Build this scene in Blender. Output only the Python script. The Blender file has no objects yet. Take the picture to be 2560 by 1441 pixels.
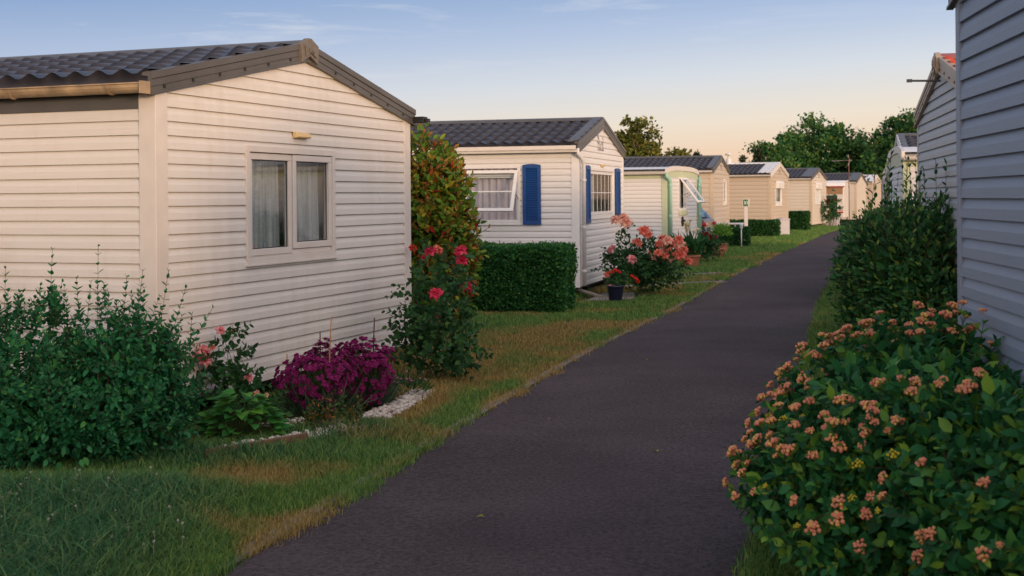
import bpy, math, random
import numpy as np
from math import sin, cos, pi, radians
from mathutils import Vector, Matrix

# ------------------------------------------------------------------ camera, sky, sun, exposure
SC = bpy.context.scene
C = SC.collection
EYE = 1.63
cam_d = bpy.data.cameras.new('camera')
cam = bpy.data.objects.new('camera', cam_d); C.objects.link(cam)
cam.matrix_world = Matrix.Translation((0, 0, EYE)) @ Matrix.Rotation(radians(90), 4, 'X') @ Matrix.Rotation(radians(-0.45), 4, 'Z')
cam_d.sensor_width = 36.0
cam_d.lens = 45.0
cam_d.shift_y = -226.0/2560
cam_d.clip_start = 0.05; cam_d.clip_end = 2000
cam_d.dof.use_dof = True
cam_d.dof.focus_distance = 10.5
cam_d.dof.aperture_fstop = 5.0
SC.camera = cam
SC.view_settings.view_transform = 'Standard'
SC.view_settings.look = 'None'
SC.view_settings.exposure = 0.0
SC.view_settings.gamma = 1.0
SC.view_settings.use_curve_mapping = False

SUN_EL, SUN_DIR = radians(7.0), Vector((0.50, -0.866, 0)).normalized()
sun_d = bpy.data.lights.new('sun', 'SUN'); sun = bpy.data.objects.new('sun', sun_d); C.objects.link(sun)
sun_d.energy = 2.6; sun_d.angle = radians(6.0); sun_d.color = (1.0, 0.64, 0.34)
to_sun = Vector((SUN_DIR.x*cos(SUN_EL), SUN_DIR.y*cos(SUN_EL), sin(SUN_EL)))
sun.rotation_euler = to_sun.to_track_quat('Z', 'Y').to_euler()
sun.location = to_sun*60

def s2l(r, g, b):
    f = lambda c: (c/255/12.92) if c/255 <= .04045 else ((c/255+.055)/1.055)**2.4
    return (f(r), f(g), f(b), 1.0)

world = bpy.data.worlds.new('World'); SC.world = world; world.use_nodes = True
nt = world.node_tree; nt.nodes.clear()
def N(tree, typ, **kw):
    n = tree.nodes.new(typ)
    for k, v in kw.items():
        if k.startswith('i_'):
            key = k[2:]
            key = int(key) if key.isdigit() else key.replace('_', ' ')
            n.inputs[key].default_value = v
        else: setattr(n, k, v)
    return n
def ramp(tree, stops, interp='LINEAR'):
    n = tree.nodes.new('ShaderNodeValToRGB'); n.color_ramp.interpolation = interp
    e = n.color_ramp.elements
    while len(e) < len(stops): e.new(0.5)
    for el, (p, c) in zip(e, stops): el.position = p; el.color = c
    return n
L = nt.links.new
tc = N(nt, 'ShaderNodeTexCoord'); sep = N(nt, 'ShaderNodeSeparateXYZ'); L(tc.outputs['Generated'], sep.inputs[0])
grad = ramp(nt, [(0.0, s2l(228, 182, 157)), (0.022, s2l(231, 197, 175)), (0.05, s2l(226, 211, 200)), (0.085, s2l(203, 206, 219)),
                 (0.125, s2l(165, 180, 214)), (0.165, s2l(128, 154, 200)), (0.35, s2l(148, 163, 192)), (1.0, s2l(146, 158, 184))])
zx = N(nt, 'ShaderNodeMath', operation='MULTIPLY_ADD', i_1=-0.050); L(sep.outputs[0], zx.inputs[0]); L(sep.outputs[2], zx.inputs[2]); L(zx.outputs[0], grad.inputs[0])
# thin cirrus
mp = N(nt, 'ShaderNodeMapping'); mp.inputs['Scale'].default_value = (1.6, 1.6, 17.0); mp.inputs['Rotation'].default_value = (0, 0.05, 0.3)
L(tc.outputs['Generated'], mp.inputs[0])
cn = N(nt, 'ShaderNodeTexNoise', i_Scale=3.0, i_Detail=7.0, i_Roughness=0.62, i_Distortion=0.9); L(mp.outputs[0], cn.inputs['Vector'])
cr = ramp(nt, [(0.54, (0, 0, 0, 1)), (0.78, (1, 1, 1, 1))]); L(cn.outputs[0], cr.inputs[0])
ce = N(nt, 'ShaderNodeMapRange'); ce.inputs['From Min'].default_value = 0.07; ce.inputs['From Max'].default_value = 0.14; L(sep.outputs[2], ce.inputs[0])
cm = N(nt, 'ShaderNodeMath', operation='MULTIPLY'); L(cr.outputs[0], cm.inputs[0]); L(ce.outputs[0], cm.inputs[1])
cl_ = N(nt, 'ShaderNodeMapRange'); cl_.inputs['From Min'].default_value = 0.30; cl_.inputs['From Max'].default_value = -0.30; cl_.inputs['To Min'].default_value = 0.12; cl_.inputs['To Max'].default_value = 0.95; L(sep.outputs[0], cl_.inputs[0])
cm2 = N(nt, 'ShaderNodeMath', operation='MULTIPLY'); L(cm.outputs[0], cm2.inputs[0]); L(cl_.outputs[0], cm2.inputs[1])
mixc = N(nt, 'ShaderNodeMixRGB'); mixc.inputs[2].default_value = s2l(228, 224, 226); L(cm2.outputs[0], mixc.inputs[0]); L(grad.outputs[0], mixc.inputs[1])
# warm glow of the sky round the low sun, behind the camera
dp = N(nt, 'ShaderNodeVectorMath', operation='DOT_PRODUCT'); dp.inputs[1].default_value = to_sun; L(tc.outputs['Generated'], dp.inputs[0])
dm = N(nt, 'ShaderNodeMath', operation='MAXIMUM', i_1=0.0); L(dp.outputs['Value'], dm.inputs[0])
dpw = N(nt, 'ShaderNodeMath', operation='POWER', i_1=1.5); L(dm.outputs[0], dpw.inputs[0])
glow = N(nt, 'ShaderNodeMixRGB'); glow.inputs[1].default_value = (0, 0, 0, 1); glow.inputs[2].default_value = (2.2, 1.70, 1.30, 1); L(dpw.outputs[0], glow.inputs[0])
add = N(nt, 'ShaderNodeMixRGB', blend_type='ADD'); add.inputs[0].default_value = 1.0; L(mixc.outputs[0], add.inputs[1]); L(glow.outputs[0], add.inputs[2])
bg1 = N(nt, 'ShaderNodeBackground', i_Strength=0.95); L(add.outputs[0], bg1.inputs[0])
sky = N(nt, 'ShaderNodeTexSky', sky_type='NISHITA', sun_disc=False, sun_elevation=SUN_EL, sun_rotation=math.atan2(-SUN_DIR.x, SUN_DIR.y))
bg2 = N(nt, 'ShaderNodeBackground', i_Strength=0.03); L(sky.outputs[0], bg2.inputs[0])
ash = N(nt, 'ShaderNodeAddShader'); L(bg1.outputs[0], ash.inputs[0]); L(bg2.outputs[0], ash.inputs[1])
wo = N(nt, 'ShaderNodeOutputWorld'); L(ash.outputs[0], wo.inputs[0])

# ------------------------------------------------------------------ helpers
rng = np.random.default_rng(11)
R_ = random.Random(5)

def tag(o, label=None, cat=None, group=None, kind=None):
    if label: o['label'] = label
    if cat: o['category'] = cat
    if group: o['group'] = group
    if kind: o['kind'] = kind
    return o
def empty(name, loc=(0, 0, 0), rz=0.0, label=None, cat=None, group=None):
    o = bpy.data.objects.new(name, None); C.objects.link(o)
    o.empty_display_size = 0.1
    o.location = loc; o.rotation_euler = (0, 0, rz)
    return tag(o, label, cat, group)
def link(name, me, mat=None, parent=None, loc=None):
    o = bpy.data.objects.new(name, me); C.objects.link(o)
    if mat is not None and not me.materials:
        for m in (mat if isinstance(mat, (list, tuple)) else [mat]): me.materials.append(m)
    if parent is not None: o.parent = parent
    if loc is not None: o.location = loc
    return o
def copy_tree(o, parent=None):
    c = o.copy(); C.objects.link(c)
    if parent is not None: c.parent = parent; c.matrix_parent_inverse = o.matrix_parent_inverse
    for ch in [x for x in bpy.data.objects if x.parent == o]: copy_tree(ch, c)
    return c

class MB:
    def __init__(s): s.v = []; s.f = []; s.m = []; s.mi = 0; s.sm = False
    def add(s, vs, fs):
        b = len(s.v); s.v.extend([tuple(v) for v in vs])
        for f in fs: s.f.append(tuple(i+b for i in f)); s.m.append(s.mi)
        return s
    def box(s, x0, x1, y0, y1, z0, z1, M=None):
        p = [(x, y, z) for z in (z0, z1) for y in (y0, y1) for x in (x0, x1)]
        if M: p = [M(*q) for q in p]
        return s.add(p, [(0, 2, 3, 1), (4, 5, 7, 6), (0, 1, 5, 4), (2, 6, 7, 3), (0, 4, 6, 2), (1, 3, 7, 5)])
    def prism(s, poly, ax, a0, a1, M=None):
        """poly: list of 2D points; extruded along axis ax (0,1,2) from a0 to a1"""
        def pt(p, a):
            q = list(p); q.insert(ax, a); return M(*q) if M else tuple(q)
        n = len(poly)
        vs = [pt(p, a0) for p in poly]+[pt(p, a1) for p in poly]
        return s.add(vs, [tuple(range(n-1, -1, -1)), tuple(range(n, 2*n))]+[(i, (i+1) % n, n+(i+1) % n, n+i) for i in range(n)])
    def tube(s, path, r, seg=8, cap=True):
        path = [Vector(p) for p in path]; n = len(path)
        rr = r if isinstance(r, (list, tuple)) else [r]*n
        rings = []; up = Vector((0.12, 0.31, 1)).normalized()
        for i, p in enumerate(path):
            t = (path[min(i+1, n-1)]-path[max(i-1, 0)]).normalized()
            a = t.cross(up)
            if a.length < 1e-3: a = t.cross(Vector((1, 0, 0)))
            a.normalize(); b = t.cross(a)
            rings.append([p+(a*cos(2*pi*k/seg)+b*sin(2*pi*k/seg))*rr[i] for k in range(seg)])
        vs = [v for r_ in rings for v in r_]
        fs = [(i*seg+k, i*seg+(k+1) % seg, (i+1)*seg+(k+1) % seg, (i+1)*seg+k) for i in range(n-1) for k in range(seg)]
        if cap: fs += [tuple(range(seg-1, -1, -1)), tuple(range((n-1)*seg, n*seg))]
        return s.add(vs, fs)
    def lathe(s, prof, seg=24, c=(0, 0, 0), sy=1.0):
        vs = [(c[0]+r*cos(2*pi*k/seg), c[1]+sy*r*sin(2*pi*k/seg), c[2]+z) for r, z in prof for k in range(seg)]
        fs = [(i*seg+k, i*seg+(k+1) % seg, (i+1)*seg+(k+1) % seg, (i+1)*seg+k) for i in range(len(prof)-1) for k in range(seg)]
        return s.add(vs, fs)
    def build(s, name, mat, parent=None, smooth=False, bevel=0.0):
        me = bpy.data.meshes.new(name); me.from_pydata(s.v, [], s.f); 
        mats = mat if isinstance(mat, (list, tuple)) else [mat]
        for m in mats: me.materials.append(m)
        if len(mats) > 1: me.polygons.foreach_set('material_index', s.m)
        if smooth: me.polygons.foreach_set('use_smooth', [True]*len(me.polygons))
        me.update()
        o = link(name, me, None, parent)
        if bevel:
            b = o.modifiers.new('bevel', 'BEVEL'); b.width = bevel; b.segments = 2; b.limit_method = 'ANGLE'
        return o

def npmesh(name, V, T, mat, smooth=False, attr=None):
    V = np.ascontiguousarray(V, dtype=np.float32).reshape(-1, 3); T = np.ascontiguousarray(T, dtype=np.int32).reshape(-1, 3)
    me = bpy.data.meshes.new(name)
    me.vertices.add(len(V)); me.vertices.foreach_set('co', V.ravel())
    me.loops.add(T.size); me.loops.foreach_set('vertex_index', T.ravel())
    me.polygons.add(len(T)); me.polygons.foreach_set('loop_start', np.arange(0, T.size, 3, dtype=np.int32))
    try: me.polygons.foreach_set('loop_total', np.full(len(T), 3, dtype=np.int32))
    except Exception: pass
    if smooth: me.polygons.foreach_set('use_smooth', np.ones(len(T), dtype=bool))
    me.update(calc_edges=True)
    if attr:
        for k, a in attr.items():
            at = me.attributes.new(k, 'FLOAT', 'POINT'); at.data.foreach_set('value', np.ascontiguousarray(a, dtype=np.float32))
    me.materials.append(mat)
    return me

def nrm(a): return a/np.maximum(np.linalg.norm(a, axis=-1, keepdims=True), 1e-9)

LEAF_T = np.array([(0, 1, 5), (0, 5, 3), (1, 2, 6), (1, 6, 5), (5, 6, 4), (5, 4, 3), (2, 7, 6), (6, 7, 4)])
def leaf_geo(P, D, Nn, S, wr=0.25, fold=0.25, curl=0.12, a1=0.28, a2=0.62, w1=0.85, w2=0.85):
    D = nrm(D); T = nrm(np.cross(Nn, D)); N2 = np.cross(D, T); S = np.asarray(S).reshape(-1, 1)
    W = S*wr; F = N2*W*fold; cu = N2*S*curl
    v = [P, P+D*S*a1+T*W*w1+F*w1, P+D*S*a2+T*W*w2+F*w2-cu*.35, P+D*S*a1-T*W*w1+F*w1, P+D*S*a2-T*W*w2+F*w2-cu*.35,
         P+D*S*a1, P+D*S*a2-cu*.35, P+D*S-cu]
    V = np.stack(v, 1); n = len(P)
    tri = (LEAF_T[None]+(np.arange(n)*8)[:, None, None]).reshape(-1, 3)
    return V.reshape(-1, 3), tri
def leaf_geo_lo(P, D, Nn, S, wr=0.35, fold=0.2):
    D = nrm(D); T = nrm(np.cross(Nn, D)); N2 = np.cross(D, T); S = np.asarray(S).reshape(-1, 1)
    v = [P, P+D*S*.5+T*S*wr+N2*S*wr*fold, P+D*S, P+D*S*.5-T*S*wr+N2*S*wr*fold]
    V = np.stack(v, 1); n = len(P)
    tri = (np.array([(0, 1, 2), (0, 2, 3)])[None]+(np.arange(n)*4)[:, None, None]).reshape(-1, 3)
    return V.reshape(-1, 3), tri
def seg_geo(A, B, r0, r1, k=4):
    A = np.asarray(A, float); B = np.asarray(B, float); n = len(A)
    t = nrm(B-A); u = nrm(np.cross(t, np.array([0.3, 0.5, 0.81]))); w = np.cross(t, u)
    r0 = np.broadcast_to(np.asarray(r0, float), (n,)).reshape(-1, 1); r1 = np.broadcast_to(np.asarray(r1, float), (n,)).reshape(-1, 1)
    rings = [A+(u*cos(2*pi*i/k)+w*sin(2*pi*i/k))*r0 for i in range(k)]+[B+(u*cos(2*pi*i/k)+w*sin(2*pi*i/k))*r1 for i in range(k)]
    V = np.stack(rings, 1)
    f = []
    for i in range(k): j = (i+1) % k; f += [(i, j, k+j), (i, k+j, k+i)]
    tri = (np.array(f)[None]+(np.arange(n)*2*k)[:, None, None]).reshape(-1, 3)
    return V.reshape(-1, 3), tri
def cat_geo(parts):
    Vs, Ts, b = [], [], 0
    for V, T in parts: Vs.append(V); Ts.append(T+b); b += len(V)
    return np.concatenate(Vs), np.concatenate(Ts)

def shoots(P0, D, Ln, k, size, opp=True, spread=1.1, bend=0.0, t0=0.12, taper=0.55, jit=0.25):
    """leaves set along many shoots: returns leaf (P, D, N, S) and stem segments"""
    n = len(P0); D = nrm(D)
    ref = np.where(np.abs(D[:, 2:3]) < .9, np.array([[0, 0, 1.]]), np.array([[1., 0, 0]]))
    A = nrm(np.cross(D, ref)); B = np.cross(D, A)
    ph0 = rng.uniform(0, 2*pi, n)
    oP, oD, oN, oS = [], [], [], []
    ts = np.linspace(t0, 1.0, k)
    pts = []
    bendv = np.asarray(bend) if np.ndim(bend) else np.array([0, 0, bend])
    for i, t in enumerate(ts):
        pos = P0+D*Ln[:, None]*t+bendv*Ln[:, None]*t*t
        tang = nrm(D+bendv*2*t)
        pts.append(pos)
        for q in range(2 if opp else 1):
            ph = ph0+i*(pi/2 if opp else 2.399)+q*pi+rng.normal(0, .25, n)
            side = A*np.cos(ph)[:, None]+B*np.sin(ph)[:, None]
            sp = spread*(1-.45*t)
            d = nrm(tang*cos(sp)+side*sin(sp)+rng.normal(0, jit, (n, 3))*.6)
            tt = np.cross(tang, side)
            nn = nrm(np.cross(d, tt)); nn = np.where((nn*tang).sum(1, keepdims=True) < 0, -nn, nn)
            oP.append(pos); oD.append(d); oN.append(nrm(nn+rng.normal(0, jit, (n, 3))))
            oS.append(size*(1-taper*t**2)*rng.uniform(.7, 1.2, n))
    tip = P0+D*Ln[:, None]+bendv*Ln[:, None]
    A_ = np.concatenate([P0]+pts[:-1]); B_ = np.concatenate(pts)
    return (np.concatenate(oP), np.concatenate(oD), np.concatenate(oN), np.concatenate(oS)), (A_, B_), tip

def ell_points(n, c, r, zmin=-1.0, rad=(0.8, 1.0), lump=0.12):
    """points on a lumpy ellipsoid and outward normals"""
    d = nrm(rng.normal(0, 1, (int(n*2.5)+20, 3))); d = d[d[:, 2] > zmin][:n]
    k = rng.normal(0, 1, (5, 3)); ph = rng.uniform(0, 6, 5)
    lum = 1+lump*np.sin(d@(k*2.4).T+ph).sum(1)/2
    rr = rng.uniform(rad[0], rad[1], len(d))*lum
    p = np.array(c)+d*np.array(r)*rr[:, None]
    return p, nrm(d/np.array(r))

def vnoise(x, y, seed=0):
    xi = np.floor(x).astype(int); yi = np.floor(y).astype(int); fx = x-xi; fy = y-yi
    fx = fx*fx*(3-2*fx); fy = fy*fy*(3-2*fy)
    def h(a, b):
        v = np.sin(a*127.1+b*311.7+seed*74.7)*43758.5453
        return v-np.floor(v)
    return (h(xi, yi)*(1-fx)+h(xi+1, yi)*fx)*(1-fy)+(h(xi, yi+1)*(1-fx)+h(xi+1, yi+1)*fx)*fy

# ------------------------------------------------------------------ materials
def mat_base(name):
    m = bpy.data.materials.new(name); m.use_nodes = True
    return m, m.node_tree, m.node_tree.nodes['Principled BSDF'], m.node_tree.links.new
def plain(name, col, rough=0.5, metal=0.0, var=0.12, scale=6.0, bump=0.0, bscale=60.0, spec=0.5):
    m, t, b, l = mat_base(name)
    co = N(t, 'ShaderNodeTexCoord')
    nz = N(t, 'ShaderNodeTexNoise', i_Scale=scale, i_Detail=5.0); l(co.outputs['Object'], nz.inputs['Vector'])
    c = Vector(col[:3])
    r = ramp(t, [(0.25, (*(c*(1-var)), 1)), (0.75, (*[min(1, x) for x in c*(1+var)], 1))]); l(nz.outputs[0], r.inputs[0]); l(r.outputs[0], b.inputs['Base Color'])
    b.inputs['Roughness'].default_value = rough; b.inputs['Metallic'].default_value = metal; b.inputs['Specular IOR Level'].default_value = spec
    if bump:
        n2 = N(t, 'ShaderNodeTexNoise', i_Scale=bscale, i_Detail=4.0); l(co.outputs['Object'], n2.inputs['Vector'])
        bp = N(t, 'ShaderNodeBump', i_Strength=bump, i_Distance=0.01); l(n2.outputs[0], bp.inputs['Height']); l(bp.outputs[0], b.inputs['Normal'])
    return m
def siding_mat(name, col, dirt=0.35):
    m, t, b, l = mat_base(name)
    co = N(t, 'ShaderNodeTexCoord')
    # embossed wood grain along the plank
    mp = N(t, 'ShaderNodeMapping'); mp.inputs['Scale'].default_value = (1.2, 1.2, 70.0); l(co.outputs['Object'], mp.inputs[0])
    g = N(t, 'ShaderNodeTexNoise', i_Scale=2.2, i_Detail=6.0, i_Roughness=0.6); l(mp.outputs[0], g.inputs['Vector'])
    # weathering: rain streaks and patches
    mp2 = N(t, 'ShaderNodeMapping'); mp2.inputs['Scale'].default_value = (5.0, 5.0, 0.5); l(co.outputs['Object'], mp2.inputs[0])
    d1 = N(t, 'ShaderNodeTexNoise', i_Scale=1.8, i_Detail=6.0, i_Roughness=0.65); l(mp2.outputs[0], d1.inputs['Vector'])
    d2 = N(t, 'ShaderNodeTexNoise', i_Scale=0.9, i_Detail=3.0); l(co.outputs['Object'], d2.inputs['Vector'])
    mm = N(t, 'ShaderNodeMath', operation='MULTIPLY'); l(d1.outputs[0], mm.inputs[0]); l(d2.outputs[0], mm.inputs[1])
    dr = ramp(t, [(0.22, (0, 0, 0, 1)), (0.46, (1, 1, 1, 1))]); l(mm.outputs[0], dr.inputs[0])
    c = Vector(col[:3])
    gr = ramp(t, [(0.3, (*(c*.93), 1)), (0.7, (*(c*1.03), 1))]); l(g.outputs[0], gr.inputs[0])
    mx = N(t, 'ShaderNodeMixRGB', blend_type='MULTIPLY'); l(gr.outputs[0], mx.inputs[1]); mx.inputs[2].default_value = (0.84, 0.79, 0.72, 1)
    ms = N(t, 'ShaderNodeMath', operation='MULTIPLY', i_1=dirt); l(dr.outputs[0], ms.inputs[0]); l(ms.outputs[0], mx.inputs[0])
    l(mx.outputs[0], b.inputs['Base Color']); b.inputs['Roughness'].default_value = 0.5; b.inputs['Specular IOR Level'].default_value = 0.35
    bp = N(t, 'ShaderNodeBump', i_Strength=0.25, i_Distance=0.003); l(g.outputs[0], bp.inputs['Height']); l(bp.outputs[0], b.inputs['Normal'])
    return m
def leaf_mat(name, cols, rough=0.5, trans=0.28, spec=0.22):
    """cols: list of (pos, rgb); each leaf takes one colour at random"""
    m, t, b, l = mat_base(name)
    geo = N(t, 'ShaderNodeNewGeometry')
    r = ramp(t, [(p, (*c, 1)) for p, c in cols]); l(geo.outputs['Random Per Island'], r.inputs[0])
    l(r.outputs[0], b.inputs['Base Color']); b.inputs['Roughness'].default_value = rough; b.inputs['Specular IOR Level'].default_value = spec
    tr = N(t, 'ShaderNodeBsdfTranslucent'); l(r.outputs[0], tr.inputs[0])
    mx = N(t, 'ShaderNodeMixShader', i_0=trans); l(b.outputs[0], mx.inputs[1]); l(tr.outputs[0], mx.inputs[2])
    l(mx.outputs[0], t.nodes['Material Output'].inputs[0])
    return m
def petal_mat(name, c1, c2, trans=0.3):
    return leaf_mat(name, [(0.0, c1), (1.0, c2)], rough=0.6, trans=trans, spec=0.2)
def glass_mat(name, tint=(0.85, 0.9, 0.92), k=0.12):
    m, t, b, l = mat_base(name)
    gl = N(t, 'ShaderNodeBsdfGlossy', i_Roughness=0.04); gl.inputs[0].default_value = (0.9, 0.93, 0.95, 1)
    tr = N(t, 'ShaderNodeBsdfTransparent'); tr.inputs[0].default_value = (*tint, 1)
    fr = N(t, 'ShaderNodeFresnel', i_IOR=1.5); ad = N(t, 'ShaderNodeMath', operation='MULTIPLY', i_1=k, use_clamp=True); l(fr.outputs[0], ad.inputs[0])
    mx = N(t, 'ShaderNodeMixShader'); l(ad.outputs[0], mx.inputs[0]); l(tr.outputs[0], mx.inputs[1]); l(gl.outputs[0], mx.inputs[2])
    l(mx.outputs[0], t.nodes['Material Output'].inputs[0]); t.nodes.remove(b)
    return m

M = dict(
    cream=siding_mat('cream_siding', (0.64, 0.61, 0.58), .6),
    white=siding_mat('white_siding', (0.70, 0.685, 0.675), 0.2),
    beige=siding_mat('beige_siding', (0.50, 0.415, 0.325), 0.15),
    beige2=siding_mat('sand_siding', (0.52, 0.44, 0.355), 0.15),
    pale=siding_mat('pale_siding', (0.60, 0.535, 0.46), 0.15),
    grey=siding_mat('grey_siding', (0.46, 0.455, 0.455), 0.2),
    shade_grey=siding_mat('shade_tinted_siding', (0.275, 0.315, 0.385), 0.2),  # bluish shade of the near right wall is put into its siding colour
    trim=plain('cream_trim', (0.62, 0.57, 0.53), 0.45, var=.06),
    wtrim=plain('white_trim', (0.72, 0.71, 0.70), 0.4, var=.05),
    btrim=plain('beige_trim', (0.52, 0.42, 0.31), 0.45, var=.06),
    gtrim=plain('green_trim', (0.50, 0.55, 0.37), 0.45, var=.06),
    mint=plain('mint_pipe', (0.30, 0.53, 0.42), 0.4, var=.06),
    dark=plain('dark_metal_trim', (0.085, 0.078, 0.072), 0.38, var=.2, scale=3, spec=.45),
    apex=plain('weathered_plastic', (0.15, 0.13, 0.11), 0.6, var=.25, scale=12),
    tile=plain('anthracite_roof_tile', (0.034, 0.034, 0.045), 0.36, var=.35, scale=5, bump=.25, bscale=120, spec=.42),
    red_tile=plain('red_roof_tile', (0.42, 0.06, 0.03), 0.4, var=.25, scale=5, bump=.2, bscale=120),
    red_trim=plain('red_brown_trim', (0.30, 0.09, 0.07), 0.45, var=.15),
    tan=plain('tan_barge', (0.40, 0.29, 0.20), 0.45, var=.1),
    gutter=plain('dirty_cream_gutter', (0.34, 0.245, 0.15), 0.55, var=.4, scale=9),
    wgutter=plain('white_gutter', (0.66, 0.62, 0.58), 0.4, var=.06),
    chassis=plain('chassis_steel', (0.025, 0.023, 0.022), 0.7, var=.3),
    block=plain('concrete_block', (0.20, 0.19, 0.175), 0.9, var=.2, bump=.4),
    glass=glass_mat('window_glass', (.95, .97, .97), k=0.18),
    dglass=glass_mat('dark_glass', (0.45, 0.5, 0.5), .6),
    curtain=None,
    inside=plain('interior_lining', (0.30, 0.27, 0.23), 0.8),
    blue=plain('blue_shutter_paint', (0.006, 0.055, 0.22), 0.4, var=.15),
    yellow=plain('yellowed_plastic', (0.62, 0.45, 0.20), 0.4, var=.12),
    pipe=plain('white_pipe', (0.60, 0.59, 0.60), 0.4, var=.05),
    black=plain('black_plastic', (0.012, 0.012, 0.014), 0.4),
    bed_soil=plain('soil', (0.035, 0.024, 0.016), 0.95, var=.4, scale=20, bump=.6),
    wood=plain('weathered_board', (0.14, 0.075, 0.045), 0.8, var=.4, scale=18, bump=.4),
    bamboo=plain('bamboo_cane', (0.33, 0.17, 0.07), 0.6, var=.3, scale=25),
    stem=plain('green_stem', (0.06, 0.09, 0.025), 0.6, var=.3),
    twig=plain('brown_twig', (0.07, 0.032, 0.02), 0.8, var=.35, scale=20),
    bark=plain('bark', (0.07, 0.048, 0.03), 0.9, var=.4, scale=12, bump=.6, bscale=30),
    terra=plain('terracotta', (0.36, 0.13, 0.075), 0.75, var=.2, scale=14),
    navy=plain('navy_glazed_pot', (0.012, 0.014, 0.035), 0.3, var=.2),
    plastic=plain('pale_grey_plastic', (0.42, 0.41, 0.44), 0.5, var=.05),
    plasticd=plain('dark_grey_lid', (0.10, 0.10, 0.11), 0.5),
    paint=plain('white_post_paint', (0.62, 0.60, 0.62), 0.5, var=.08),
    sign=plain('green_sign_face', (0.010, 0.13, 0.055), 0.4, var=.06),
    signw=plain('white_sign_mark', (0.75, 0.78, 0.76), 0.5, var=.02),
    globe=plain('frosted_globe', (0.50, 0.53, 0.60), 0.25, var=.03),
    alu=plain('aluminium_rod', (0.42, 0.36, 0.30), 0.45, metal=.7),
    rust=plain('rusty_mast', (0.16, 0.07, 0.04), 0.7, var=.3),
    car=plain('dark_plum_paint', (0.030, 0.014, 0.018), 0.18, var=.05, spec=.8),
    carglass=plain('windscreen', (0.03, 0.045, 0.06), 0.05, var=.05, spec=.9),
    lampw=plain('headlamp_lens', (0.70, 0.66, 0.66), 0.15, var=.05),
    lampr=plain('red_lens', (0.45, 0.02, 0.02), 0.2, var=.1),
    rubber=plain('tyre_rubber', (0.012, 0.012, 0.012), 0.8),
    decal=plain('grey_decal', (0.33, 0.31, 0.30), 0.6, var=.15),
    stone=leaf_mat('pebble', [(0, (0.34, 0.29, 0.25)), (.5, (0.48, 0.44, 0.40)), (1, (0.58, 0.54, 0.50))], rough=.8, trans=0.0, spec=.3),
    paving=plain('concrete_paving', (0.20, 0.18, 0.165), 0.9, var=.2, scale=4, bump=.4),
    redstripe=plain('red_stripe', (0.32, 0.03, 0.025), 0.45),
    brown=plain('brown_band', (0.30, 0.17, 0.09), 0.5),
)
def curtain_mat():
    m, t, b, l = mat_base('lace_curtain')
    co = N(t, 'ShaderNodeTexCoord'); vo = N(t, 'ShaderNodeTexVoronoi', i_Scale=95.0); l(co.outputs['Object'], vo.inputs['Vector'])
    nz = N(t, 'ShaderNodeTexNoise', i_Scale=14.0, i_Detail=5.0); l(co.outputs['Object'], nz.inputs['Vector'])
    mu = N(t, 'ShaderNodeMath', operation='MULTIPLY'); l(vo.outputs['Distance'], mu.inputs[0]); l(nz.outputs[0], mu.inputs[1])
    r0 = ramp(t, [(0.03, (1, 1, 1, 1)), (0.35, (0.72, 0.74, 0.75, 1))]); l(mu.outputs[0], r0.inputs[0])
    mp = N(t, 'ShaderNodeMapping'); mp.inputs['Scale'].default_value = (26.0, 26.0, 0.9); l(co.outputs['Object'], mp.inputs[0])
    fd = N(t, 'ShaderNodeTexNoise', i_Scale=1.0, i_Detail=2.0); l(mp.outputs[0], fd.inputs['Vector'])
    rf = ramp(t, [(0.32, (0.34, 0.37, 0.39, 1)), (0.68, (0.74, 0.78, 0.79, 1))]); l(fd.outputs[0], rf.inputs[0])
    r = N(t, 'ShaderNodeMixRGB', blend_type='MULTIPLY', i_0=1.0); l(rf.outputs[0], r.inputs[1]); l(r0.outputs[0], r.inputs[2]); l(r.outputs[0], b.inputs['Base Color'])
    b.inputs['Roughness'].default_value = 0.9
    tr = N(t, 'ShaderNodeBsdfTranslucent'); l(r.outputs[0], tr.inputs[0])
    mx = N(t, 'ShaderNodeMixShader', i_0=0.35); l(b.outputs[0], mx.inputs[1]); l(tr.outputs[0], mx.inputs[2]); l(mx.outputs[0], t.nodes['Material Output'].inputs[0])
    return m
M['curtain'] = curtain_mat()
M['drape'] = plain('lilac_drape', (0.50, 0.44, 0.47), 0.9, var=.1)

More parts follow.
